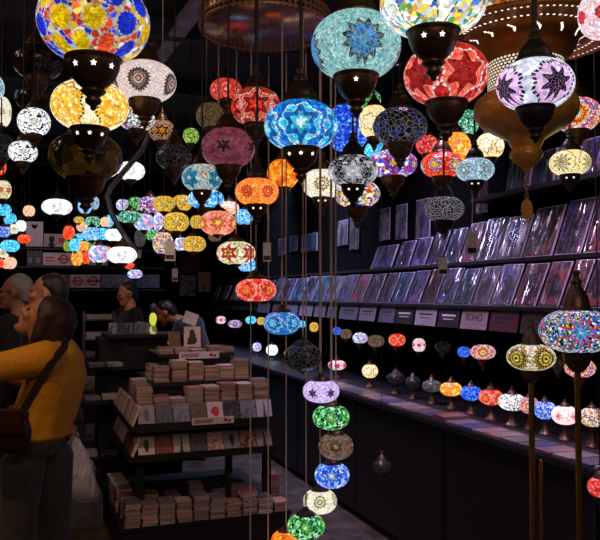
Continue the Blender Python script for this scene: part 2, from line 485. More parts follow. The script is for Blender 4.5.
sty = {
 'flowers': st(base=['#e0dad0', '#f0c020', '#e04020', '#1c34c0', '#d03820', '#b8ccd0', '#e87820', '#f0d040', '#28242c', '#2848d0'], sc=8, g=0.06, grout='#989088', N=10, rows=0.43, v0=0.02, ros=[(0, '#f0c010')], rpal=['#ffd21a', '#2238e0', '#ff5a30', '#ffcf10', '#2840e8'], rk=(0.215, 14, 0.05), rsc=30, rg=0.0, rim='#b8b0a8', rw=0.1, str=1.05),
 'amber': st(base=['#ffd560', '#f0b030', '#ffe9a8', '#e8a020'], base2=['#fff2c8', '#ffe9b0', '#fff6dc'], pan=(0.6, 8, 0.08), line=K, lw=0.05, dash=40, sc=13, grout='#a87818', N=4, ph=45, str=1.35),
 'pinkwhite': st(base=['#f2dcd8', '#e8ccca', '#f8ece8'], sc=26, g=0.09, grout='#b09a96', N=5, ph=12, v0=-0.03, ros=[(0, '#e8b0a0'), (0.16, K), (0.28, '#e8b8a8'), (0.45, K), (0.58, '#e8c8c0'), (0.62, K)], rk=(0.36, 20, 0.08), rsc=20, str=1.0),
 'whiteblack': st(base=['#f4f8ff', '#e6eefc', K, '#ffffff'], sc=9, g=0.08, N=5, ros=[(0, W), (0.4, K), (0.52, '#ffffff')], rk=(0.36, 6, 0.25), str=1.5),
 'cream': st(base=['#fff6d8', '#f6ecc0', '#ffffff'], sc=16, g=0.07, grout='#6a5a30', N=5, ros=[(0, '#fff8e0'), (0.25, '#4a4020'), (0.4, '#fff3c8'), (0.68, '#3a3424'), (0.84, '#fff3c8')], rk=(0.4, 12, 0.12), str=1.25),
 'creamlace': st(base=['#fff0b8', '#ffe9a0', '#f8e2a0'], sc=20, g=0.03, grout='#c0a860', N=4, ph=25, v0=-0.02, ros=[(0, '#222020'), (0.12, '#fff0b8'), (0.22, '#2a2620'), (0.38, '#fff0b8'), (0.62, '#2a2620'), (0.8, '#fff0b8')], rk=(0.42, 10, 0.3), str=1.15, line='#4a4228', base2=['#fff0b8', '#f2e0a0'], pan=(0.7, 12, 0.05), lw=0.04),
 'multi': st(base=['#2050e0', '#ffffff', '#20a060', '#e04030', '#40a0f0', '#101014', '#f0f0ff', '#f8d040'], sc=13, g=0.06, str=1.3),
 'orangestar': st(base=['#e0a060', '#c88040', '#f0c080'], sc=14, N=5, ros=[(0, '#ff9a20'), (0.55, K)], rk=(0.42, 6, 0.28), str=0.9, base2=['#c09070', '#806050'], pan=(0.55, 6, 0.2), line=K),
 'smoke': st(base=['#1c1c24', '#24242e', '#14141a', '#34343e', '#0c0c10'], sc=4.5, g=0.025, grout='#77706a', str=0.3),
 'smokeblue': st(base=['#14141c', '#181820', '#1c2a70', '#101014', '#26262e', '#2438a0'], sc=5.5, g=0.04, grout='#9a9088', str=0.42),
 'lime': st(base=['#a0d040', '#60b030', '#e0f080', '#307020'], sc=10, N=5, ros=[(0, '#e8f8a0'), (0.5, '#58a828')], rk=(0.4, 6, 0.2), str=0.9),
 'maroon': st(base=['#84404e', '#7a3a48', '#8c4654', '#743444'], sc=7, g=0.012, grout='#5a2a34', N=5, ph=10, v0=-0.09, ros=[(0, '#201014')], rk=(0.19, 6, 0.35), str=0.7),
 'redstripe': st(base=['#f05048', '#e03830', '#ff8878'], base2=['#e84838', '#b82820'], pan=(0.4, 2, 0.2), line='#40100c', sc=12, N=7, ros=[(0, '#ffb0a0'), (0.4, '#e83828')], rk=(0.25, 8, 0.2), str=1.15),
 'browncrackle': st(base=['#4a3420', '#30241c', '#6a4c22', '#2a2a20', '#7a5a30', '#3a4a3a'], sc=9, g=0.06, grout='#8a7048', str=0.55),
 'redstar': st(base=['#d85040', '#c83c30', '#e87460'], sc=12, g=0.02, N=5, v0=-0.02, ros=[(0, '#ff3c28'), (0.42, '#a01410'), (0.9, '#e8b0a0')], rk=(0.47, 6, 0.3), rsc=6, rg=0.03, spokes=6, str=1.05, base2=['#a83428', '#882018'], pan=(0.66, 6, 0.14), line='#d8b8a8'),
 'bluestar': st(base=['#30b8e8', '#58d0f0', '#2098d8'], sc=13, g=0.025, N=5, v0=-0.03, ros=[(0, '#c8f4ff'), (0.3, '#48c8f0'), (0.55, '#1070c8'), (0.94, '#bce8f8')], rk=(0.44, 6, 0.24), rsc=6, spokes=6, str=1.35, base2=['#0868c8', '#1888e0', '#0a50a8'], pan=(0.56, 7, 0.1), line='#e0d8c8', lw=0.05),
 'turq': st(base=['#80c8d0', '#58b0c4', '#b0e0e0', '#3898b8'], sc=12, g=0.03, N=4, ph=40, ros=[(0, '#f0f0f0'), (0.2, '#3098c0'), (0.9, '#d8f0f0')], rk=(0.5, 6, 0.18), rsc=8, str=0.9, base2=['#98d0d0', '#c8d8d0', '#d07868'], pan=(0.6, 6, 0.2), line='#c8c0b0'),
 'blueglow': st(base=['#38a0f0', '#90d0ff', '#2080e0', '#c0e8ff'], sc=7, g=0.03, str=1.4),
 'bluedeep': st(base=['#1840d8', '#2858f0', '#60a0ff', '#1030b0'], sc=9, g=0.03, str=1.25),
 'orange': st(base=['#ff9038', '#f07828', '#ffa850', '#ff7028'], sc=11, g=0.02, grout='#a04010', N=6, ph=30, ros=[(0, '#ffb040'), (0.2, '#d82818'), (0.42, '#ff8038'), (0.6, '#c82018'), (0.85, '#ffb868')], rk=(0.33, 12, 0.14), rsc=18, str=1.25),
 'orangeplain': st(base=['#ff8818', '#f06c10', '#ffa838', '#e85808'], sc=5, g=0.015, grout='#b04808', str=1.2),
 'paleturq': st(base=['#8cc8cc', '#78b8c0', '#a4d8d6', '#6cacb8', '#b4dcd8'], sc=20, g=0.045, grout='#7a9890', N=4, ph=-10, v0=-0.06, ros=[(0, '#60b8f0'), (0.25, '#3890e0'), (0.78, '#484438')], rk=(0.42, 12, 0.14), rsc=9, rg=0.04, spokes=12, grout2=1, str=0.98),
 'tri': st(base=['#ffe860', '#f4f4f0', '#48a848', '#3878d8', '#ffffff', '#f8a030', '#e8f0ff', '#ffd838', '#b0dcf0'], sc=11, g=0.045, grout='#8a8078', N=5, ph=20, str=1.2, base2=['#ffffff', '#e8f6ff', '#fff4b0', '#90d0f0'], pan=(0.5, 4, 0.25), line='#1c2230', lw=0.05, dash=40),
 'redbig': st(base=['#f45c48', '#ff7a60', '#e84838'], sc=12, g=0.015, grout='#a02018', N=5, ph=45, v0=0.0, ros=[(0, '#a01818'), (0.9, '#f0a890')], rk=(0.4, 6, 0.28), rsc=6.5, rg=0.045, spokes=6, str=1.1, base2=['#c83028', '#a81c20'], pan=(0.56, 8, 0.1), line='#e8d8d8', lw=0.06),
 'lilac': st(base=['#ecc4f4', '#e0a8ec', '#f4d8f8'], sc=9, g=0.012, grout='#c898d0', base2=['#e4ecff', '#d4dcf8', '#f4f6ff'], pan=(0.62, 10, 0.07), line='#181018', lw=0.085, dash=36, N=4, ph=56, ros=[(0, '#1c1020')], rk=(0.33, 8, 0.28), rsc=12, rg=0.02, str=1.05),
 'redwhite': st(base=['#ffd0d0', '#e8e8f8', '#f8b0b8'], sc=9, g=0.06, grout='#806070', N=6, ros=[(0, '#e83040')], rk=(0.3, 8, 0.06), rsc=18, str=1.25),
 'sun': st(base=['#f06828', '#e84828', '#f0e0e0', '#3858c8'], sc=14, g=0.06, N=4, ph=0, v0=0.0, ros=[(0, '#50b8f0'), (0.16, '#f8f0d0'), (0.3, '#ffb820'), (0.5, '#e03020'), (0.66, '#ff9030'), (0.82, '#f0e8e0')], rk=(0.55, 14, 0.1), rsc=20, str=1.3),
 'paleblue': st(base=['#b8dcf0', '#98c8e8', '#d8f0f8', '#80b0d0'], sc=10, g=0.05, N=5, ph=36, ros=[(0, '#e0f4ff'), (0.3, '#28323c'), (0.42, '#c0e4f4'), (0.75, '#303c48'), (0.85, '#c8e8f4')], rk=(0.4, 8, 0.2), str=1.0),
 'blackwhite': st(base=['#121014', '#1a181e', '#121014', '#d0d2d8', '#201e24'], sc=6.5, g=0.035, gk=.85, grout='#a8a8b0', N=5, v0=.08, ros=[(0, '#f4f6fc'), (0.5, '#b8c0cc'), (0.75, '#121014')], rk=(0.5, 6, 0.25), rsc=8, rg=0.06, str=0.85),
 'blacklace': st(base=['#141218', '#1c1a22', '#100e14', '#2a2832'], sc=7, g=0.06, gk=.9, grout='#a8a2ac', N=5, ros=[(0, '#0c0a10'), (0.5, '#a8a6b0'), (0.62, '#121016')], rk=(0.36, 8, 0.25), rsc=7, rg=.05, str=0.5),
 'yellowblue': st(base=['#f0c838', '#fff0c0', '#3048c8', '#e8e0d0', '#d84828'], sc=9, g=0.05, N=6, ros=[(0, '#f8d040'), (0.5, '#2840c0'), (0.8, '#f8f0e0')], rk=(0.3, 6, 0.2), str=1.2),
 'bluered': st(base=['#f0f0ff', '#2848d8', '#d83838', '#88b8f0'], sc=9, g=0.05, N=6, ros=[(0, '#f8c040'), (0.4, '#2848d8'), (0.75, '#d83030')], rk=(0.34, 6, 0.25), str=1.3),
 'redyellow': st(base=['#e83828', '#f06838', '#d02820'], sc=9, g=0.04, N=6, ph=20, ros=[(0, '#ffc040'), (0.5, '#8858c8'), (0.72, '#f0d8c0'), (0.85, '#d83828')], rk=(0.36, 8, 0.15), str=1.3),
 'redmix': st(base=['#e02828', '#f05858', '#c01820', '#f08878'], sc=6, g=0.035, str=1.1),
 'tealmix': st(base=['#40c890', '#a0f0d0', '#208068', '#103028', '#d0fff0'], sc=10, g=0.06, str=1.1),
 'greenmix': st(base=['#30b858', '#90f0a0', '#106838', '#c8f8c8', '#0c2818'], sc=8, g=0.06, N=5, ros=[(0, '#e0ffd0'), (0.3, '#68d858'), (0.75, '#1c7838')], rk=(0.34, 7, 0.2), str=1.15),
 'creamblack': st(base=['#ffe8b8', '#fff4d8', '#f0d8a0'], sc=8, g=0.02, grout='#a08850', base2=['#ffe0a0'], pan=(0.5, 7, 0.15), line=K, lw=0.1, N=5, ph=20, str=1.25),
 'pinkorange': st(base=['#f08868', '#f8b098', '#e86850'], sc=10, g=0.03, grout='#a04838', N=6, ros=[(0, '#ffe060'), (0.45, '#f07848'), (0.8, '#d84030')], rk=(0.36, 8, 0.2), str=1.2),
 'starmulti': st(base=['#f8e8c0', '#f0d890', '#fff4e0', '#60a040'], sc=10, g=0.06, grout='#5a3c28', N=5, ph=24, ros=[(0, '#2840c0'), (0.22, '#f8d030'), (0.4, '#d82828'), (0.9, '#f8f0e0')], rk=(0.42, 6, 0.3), spokes=6, str=1.25),
 'red': st(base=['#f04838', '#f86850', '#e03428'], sc=9, g=0.025, grout='#801810', N=5, ph=30, ros=[(0, '#ffa040'), (0.3, '#f86038'), (0.62, '#e83828'), (0.9, '#ffb090')], rk=(0.44, 7, 0.2), rsc=8, base2=['#d82820', '#e84030'], pan=(0.55, 8, 0.08), line='#f0c0b0', str=1.25),
 'blue': st(base=['#2888e0', '#48a8f0', '#1868c8'], sc=9, g=0.03, N=5, ph=30, ros=[(0, '#70c8f8'), (0.6, '#1860c0'), (0.88, '#50b0f0')], rk=(0.4, 7, 0.16), base2=['#1868c8', '#2080d8'], pan=(0.5, 9, 0.1), line='#d8c8a8', lw=0.07, str=1.15),
 'lilacstar': st(base=['#c8b0e8', '#b8a0e0', '#e0d0f8'], sc=16, g=0.03, grout='#7868a0', N=6, ph=28, v0=0.1, ros=[(0, '#501830')], rk=(0.2, 6, 0.3), str=1.2),
 'darkamber': st(base=['#5a4018', '#6a4a1c', '#3a2a12', '#241a0e'], sc=3, g=0.01, grout='#5a4018', str=0.2),
 'offbrown': st(base=['#1c1410', '#241a12', '#3a2414'], sc=3, g=0.01, grout='#3a2a1c', str=0.12),
 'browndim': st(base=['#8a6a58', '#7a5c4c', '#9a7866'], sc=7, g=0.03, grout='#4a382e', N=5, ros=[(0, '#c0a890'), (0.4, '#6a5244')], rk=(0.3, 6, 0.2), str=0.6),
 'bluewhite': st(base=['#3060f0', '#80b0ff', '#2048e0', '#d0e0ff'], sc=8, g=0.04, N=5, ros=[(0, '#f0f8ff'), (0.35, '#60a0ff'), (0.75, '#2850e8')], rk=(0.4, 6, 0.3), str=1.25),
 'yellowstar': st(base=['#f0b838', '#ffd860', '#d89820'], sc=9, g=0.06, grout='#402808', N=6, ros=[(0, '#fff0b0'), (0.35, '#50340c'), (0.5, '#ffd860'), (0.85, '#60400c')], rk=(0.36, 6, 0.25), str=1.2),
 'milefiori': st(base=['#2050d0', '#c0d0e8', '#c83018', '#18803c', '#101010', '#3090d8', '#101418', '#d0c828', '#2868c0', '#e8f0ff'], sc=19, g=0.03, grout='#20222c', N=4, ph=-6, ros=[(0, '#ffffff'), (0.12, '#50b8f0'), (0.5, '#3070e0'), (0.72, '#e83820')], rk=(0.3, 10, 0.45), rsc=14, str=1.1),
 'goldblack': st(base=['#e8d8a8', '#d0b870', '#c8d0c0', '#f8f0d8'], sc=12, g=0.08, grout='#20180c', N=5, ph=36, ros=[(0, '#2a2010'), (0.14, '#f0e060'), (0.3, '#2a2010'), (0.42, '#e8d058'), (0.62, '#251c0c'), (0.78, '#c89838'), (0.92, '#1c150a')], rk=(0.5, 14, 0.1), rsc=22, str=1.05),
 'white': st(base=['#ffffff', '#f4f8ff', '#e8f0ff'], sc=7, g=0.03, grout='#889098', N=5, ros=[(0, '#ffffff'), (0.6, '#8890a0'), (0.68, '#ffffff')], rk=(0.4, 8, 0.1), str=1.7),
 'cyan': st(base=['#48c8f0', '#80e0ff', '#28a0e0'], sc=6, g=0.03, str=1.5),
 'peach': st(base=['#ffc0a0', '#ffd8b8', '#f0a080'], sc=7, g=0.04, str=1.3),
 'pinkblue': st(base=['#e8e8ff', '#88b0f8', '#e8a8c8', '#ffffff', '#7898f0'], sc=3.5, g=0.05, str=1.35),
 'redorange': st(base=['#ff5030', '#f03020', '#ff8040'], sc=4, g=0.02, str=1.25),
 'orangegold': st(base=['#ffa030', '#f88020', '#ffc868'], sc=5, g=0.03, str=1.3),
 'greybulb': st(base=['#8a8a92', '#6a6a72', '#a0a0a8'], sc=5, g=0.03, str=0.2),
 'dim': st(base=['#3a3438', '#2a2428', '#4a4448'], sc=5, g=0.03, grout='#807878', str=0.09),
 'pinkred': st(base=['#fff0f0', '#ffd8d8', '#f8c8c8'], sc=9, g=0.03, grout='#c09090', N=5, ph=30, ros=[(0, '#e82838'), (0.5, '#ffe0e0'), (0.7, '#e84858')], rk=(0.26, 8, 0.2), str=1.35),
}
S = sty

# ------------------------------------------------------------------ the setting
def structure(name, me, mat): return tag(put(name, me, mat), kind='structure')


fl = G('dark_floor')
v = fl.vor(fl.map(fl.obj(), (1, 1, 1)), 2.2, 'DISTANCE_TO_EDGE')
nn = fl.noise(fl.obj(), 7, 4)
fl.set(Base_Color=fl.ramp(nn.outputs[0], [(0.3, '#2a231d'), (0.7, '#4a3c2e')], 'LINEAR'), Roughness=fl.ramp(nn.outputs[0], [(0.3, (0.35, 0.35, 0.35)), (0.7, (0.7, 0.7, 0.7))], 'LINEAR'))
fl.L.new(fl.bump(nn.outputs[0], 0.3, 0.01), fl.b.inputs['Normal'])
WALLM = plain('black_wall', '#060507', 0.95, 0, 0.3, 5, Specular_IOR_Level=0.05)
CEILM = plain('dark_ceiling', '#1a181d', 0.7, 0, 0.35, 3)
structure('floor', boxmesh('floor', (-3, -2.5, -0.1), (3.1, 13, 0)), fl.m)
structure('ceiling', boxmesh('ceiling', (-3, -2.5, CEIL), (3.1, 13, CEIL + 0.1)), CEILM)
structure('wall_right', boxmesh('wall_right', (3.0, -2.5, 0), (3.1, 13, CEIL)), WALLM)
structure('wall_left', boxmesh('wall_left', (-3.1, -2.5, 0), (-3.0, 13, CEIL)), WALLM)
structure('wall_back', boxmesh('wall_back', (-3, 12.9, 0), (3.0, 13, CEIL)), WALLM)
structure('wall_front', boxmesh('wall_front', (-3, -2.6, 0), (3.0, -2.5, CEIL)), WALLM)

# ceiling truss beam seen between the lamps, and joists
BEAM = plain('purple_grey_steel', '#a898b0', 0.5, 0.3, 0.35, 9)
a, b = at(202, -8, 4.15), at(146, 68, 5.5)
d = (b - a).normalized()
bm = bmesh.new()
L = (b - a).length + 1.2
mt = Matrix.Translation(a - d * 0.3) @ d.to_track_quat('X', 'Z').to_matrix().to_4x4()
for zz in (-0.07, 0.05): box(bm, (0, -0.05, zz), (L, 0.05, zz + 0.02), 0, mt)
box(bm, (0, -0.012, -0.06), (L, 0.012, 0.06), 0, mt)
structure('trim_1', mesh(bm, 'steel_beam'), BEAM)
for i, yy in enumerate((4.6, 5.9, 7.2, 8.5, 9.8)):
    structure('trim_%d' % (i + 2), boxmesh('joist', (-3, yy, CEIL - 0.12), (3, yy + 0.08, CEIL - 0.001)), plain('dark_joist', '#1e1b20', 0.6, 0, 0.3, 6))

# ------------------------------------------------------------------ spiral chandelier
ct = 2.7
cc = at(265, 28, ct)
can = thing('chandelier_canopy', 'round pierced metal canopy plate with the cords of the spiral chandelier below', 'chandelier', cc)
MIR = plain('tarnished_plate', '#b08c88', 0.2, 0.7, 0.2, 6)
put('plate', lathe_mesh('plate', [(0, 0.012), (0.222, 0.012), (0.222, 0), (0.218, -0.004), (0, -0.004)], 48), MIR, can, scale=(1.08, 1.08, 1))
gal = G('pierced_gallery')
x, y, z = gal.xyz(gal.obj())
u = gal.M('FRACT', gal.mul(gal.M('ARCTAN2', y, x), 70 / (2 * PI)))
w = gal.M('ABSOLUTE', gal.add(gal.M('FRACT', gal.mul(z, 1 / 0.02)), -0.5))
hole = gal.lt(gal.add(gal.M('ABSOLUTE', gal.add(u, -0.5)), w), 0.34)
gal.set(Base_Color=gal.mix(hole, '#d0a078', '#0a0706'), Metallic=0.5, Roughness=0.35)
put('rim', lathe_mesh('rim', [(0.222, -0.006), (0.228, -0.008), (0.23, 0.0), (0.226, 0.004), (0.226, 0.044), (0.231, 0.048), (0.228, 0.054), (0.222, 0.05), (0.222, -0.006)], 64), gal.m, can, scale=(1.08, 1.08, 1))
for k in range(3):
    a = k * 2 * PI / 3 + 0.5
    put('suspension_rod', ROD, WIRE, can, (0.17 * cos(a), 0.17 * sin(a), 0.012), scale=(.004, .004, CEIL - cc.z - 0.012))
TAKEN.append((cc.x, cc.y, cc.z - .02, cc.z + .06, .25, True))
CH = [
 (218, 223, 18, 12.5, 'pinkorange', 0.13, 'pink and orange flowered globe, highest on the spiral chandelier'),
 (236, 253, 19.5, 12, 'starmulti', 0.19, 'cream globe with red stars, second on the spiral chandelier'),
 (256, 290, 20.5, 12, 'red', -0.2, 'red globe with wavy lines, third on the spiral chandelier'),
 (282, 323, 18.5, 12, 'blue', -0.2, 'blue globe with gold scrolls, fourth on the spiral chandelier'),
 (303, 357, 19, 14, 'smoke', -0.2, 'unlit smoky crackle globe, fifth on the spiral chandelier'),
 (321, 391, 18.5, 11.5, 'lilacstar', -0.115, 'lilac globe with maroon stars on the spiral chandelier'),
 (331, 417, 18.5, 12.5, 'greenmix', -0.03, 'green flowered globe directly under the lilac one on the chandelier'),
 (336, 446, 17.5, 13, 'browndim', 0.055, 'dim brown globe between green and blue ones on the chandelier'),
 (332, 475, 17.5, 12.5, 'bluewhite', 0.14, 'vivid blue globe under the dim brown one on the chandelier'),
 (320, 501, 17, 12, 'cream', 0.205, 'cream white globe with a star, low on the spiral chandelier'),
 (306, 526, 19, 12.5, 'greenmix', 0.075, 'lower green globe near the bottom of the spiral chandelier'),
 (286, 541, 15, 11, 'orangeplain', 0.2, 'orange globe at the very bottom of the picture on the chandelier'),
 (268, 580, 18, 12, 'red', 0.22, 'chandelier pendant on the pale cord beside the orange globe, globe below the frame'),
 (250, 640, 18, 12, 'bluewhite', 0.04, 'chandelier pendant on the outermost pale cord, globe below the frame'),
]
for px, py, rx, ry, s, sg, lab in CH:
    t = ct + sg
    r = pendant(px, py, rx, ry, 0, S[s], lab, t=t, top=cc.z - 0.009, group='pendants of the spiral chandelier', hang=CORD, hr=.0026, bowlk=.6, capz=.42, bowlz=.25, free=True)

# ------------------------------------------------------------------ big brass lantern
bt = 2.25
bc = at(525, 42, bt)
TAKEN.append((bc.x, bc.y, bc.z - .2, bc.z + .35, .295, True))
TAKEN.append((bc.x, bc.y, bc.z - .6, bc.z - .1, .17, True))
br = thing('brass_lantern', 'huge pierced brass lantern with a wide disc and a bulbous golden body', 'lantern', bc, face_cam(bc))
RB = 0.287
GOLD = G('golden_brass')
gn = GOLD.noise(GOLD.obj(), 9, 3)
GOLD.set(Base_Color=GOLD.ramp(gn.outputs[0], [(0.3, '#c8862c'), (0.7, '#f0b858')], 'LINEAR'), Metallic=0.2, Roughness=0.34)
dk = G('pierced_disc')
x, y, z = dk.xyz(dk.obj())
r = dk.M('SQRT', dk.add(dk.mul(x, x), dk.mul(y, y)))
ph = dk.M('ARCTAN2', y, x)


def dots(g, r, ph, R0, n, rad, off=0.0):
    u = g.mul(g.add(g.M('FRACT', g.add(g.mul(ph, n / (2 * PI)), off)), -0.5), 2 * PI / n)
    du = g.mul(u, R0)
    dr = g.add(r, -R0)
    return g.lt(g.M('SQRT', g.add(g.mul(du, du), g.mul(dr, dr))), rad)


hm = dots(dk, r, ph, 0.93, 96, 0.012)
for a in (dots(dk, r, ph, 0.74, 74, 0.014), dots(dk, r, ph, 0.58, 14, 0.015), dots(dk, r, ph, 0.605, 14, 0.015, 0.09), dots(dk, r, ph, 0.555, 14, 0.015, 0.91)):
    hm = dk.M('MAXIMUM', hm, a)
n2 = dk.noise(dk.obj(), 4, 3)
dk.set(Base_Color=dk.ramp(n2.outputs[0], [(0.3, '#9a5e1a'), (0.7, '#c07c2c')], 'LINEAR'), Metallic=0.4, Roughness=0.4, Emission_Color=dk.mix(hm, '#000000', '#fff0d8'), Emission_Strength=1.6)
put('disc', lathe_mesh('disc', [(0.38, -0.24), (0.46, -0.2), (0.52, -0.1), (0.56, -0.02), (0.7, 0.02), (0.72, 0.015), (0.96, 0.03), (1.0, 0.02), (1.02, 0.05), (1.0, 0.08), (0.4, 0.1)], 72), dk.m, br, scale=(RB, RB, RB))
put('mosaic_band', lathe_mesh('mosaic_band', [(0.98, 0.08), (0.99, 0.1), (0.95, 0.26), (0.9, 0.3), (0.88, 0.28)], 64), mosaic(dict(base=['#e0b050', '#c04030', '#5060c0', '#f0e0c0', '#a05828', '#c88838'], sc=26, g=0.07, str=0.9)), br, scale=(RB, RB, RB))
put('dome', lathe_mesh('dome', [(0.96, 0.26), (0.9, 0.34), (0.6, 0.55), (0.3, 0.7), (0.08, 0.9), (0.05, 1.2), (0, 1.2)], 48), GOLD.m, br, scale=(RB, RB, RB))
lt = G('pierced_neck')
x, y, z = lt.xyz(lt.obj())
uu = lt.mul(lt.M('ARCTAN2', y, x), 54 / (2 * PI))
vv = lt.mul(z, 30.0)
row = lt.M('FLOOR', vv)
uu = lt.add(uu, lt.mul(row, 0.5))
fu = lt.add(lt.M('FRACT', uu), -0.5)
fv = lt.add(lt.M('FRACT', vv), -0.5)
hol = lt.lt(lt.M('SQRT', lt.add(lt.mul(fu, fu), lt.mul(fv, fv))), 0.36)
lt.set(Base_Color='#8a5a20', Metallic=0.8, Roughness=0.4, Emission_Color=lt.mix(hol, '#000000', '#fbe8cc'), Emission_Strength=1.0)
put('pierced_neck', lathe_mesh('pierced_neck', [(0.38, -0.2), (0.4, -0.24), (0.4, -0.54), (0.38, -0.58)], 48), lt.m, br, scale=(RB, RB, RB))
bodyp = [(0.4, -0.55), (0.45, -0.58), (0.53, -0.64), (0.555, -0.72), (0.545, -0.8), (0.48, -0.9), (0.36, -0.98), (0.25, -1.04), (0.19, -1.08), (0.175, -1.12), (0.15, -1.16), (0.145, -1.18), (0.17, -1.2), (0.175, -1.25), (0.14, -1.3), (0.07, -1.36), (0.04, -1.4), (0.025, -1.42), (0, -1.42)]
put('body', lathe_mesh('body', bodyp, 56), GOLD.m, br, scale=(RB, RB, RB))
bm = bmesh.new()
for k in range(6):
    zz = -0.412 - k * 0.014
    m = Matrix.Translation((0, 0, zz)) @ Matrix.Rotation(PI / 2 * (k % 2), 4, 'Z') @ Matrix.Rotation(PI / 2, 4, 'X')
    n = 10
    tube(bm, [m @ Vector((0.005 * cos(2 * PI * i / n), 0.008 * sin(2 * PI * i / n), 0)) for i in range(n + 1)], 0.0013, 5)
put('chain', mesh(bm, 'chain'), GOLD.m, br)
bm = bmesh.new()
lp = [(0, 0.0), (0.014, -0.014), (0.017, -0.028), (0.018, -0.043), (0.011, -0.062), (0.0, -0.072)]
vs = [bm.verts.new((0, a, b)) for a, b in lp] + [bm.verts.new((0, -a, b)) for a, b in lp[-2:0:-1]]
bm.faces.new(vs)
bmesh.ops.solidify(bm, geom=bm.faces[:], thickness=0.004)
put('leaf_pendant', mesh(bm, 'leaf_pendant'), GOLD.m, br, (0, 0, -0.488))
put('hanger', ROD, WIRE, br, (0, 0, RB * 1.2), scale=(.006, .006, CEIL - bc.z - RB * 1.2))

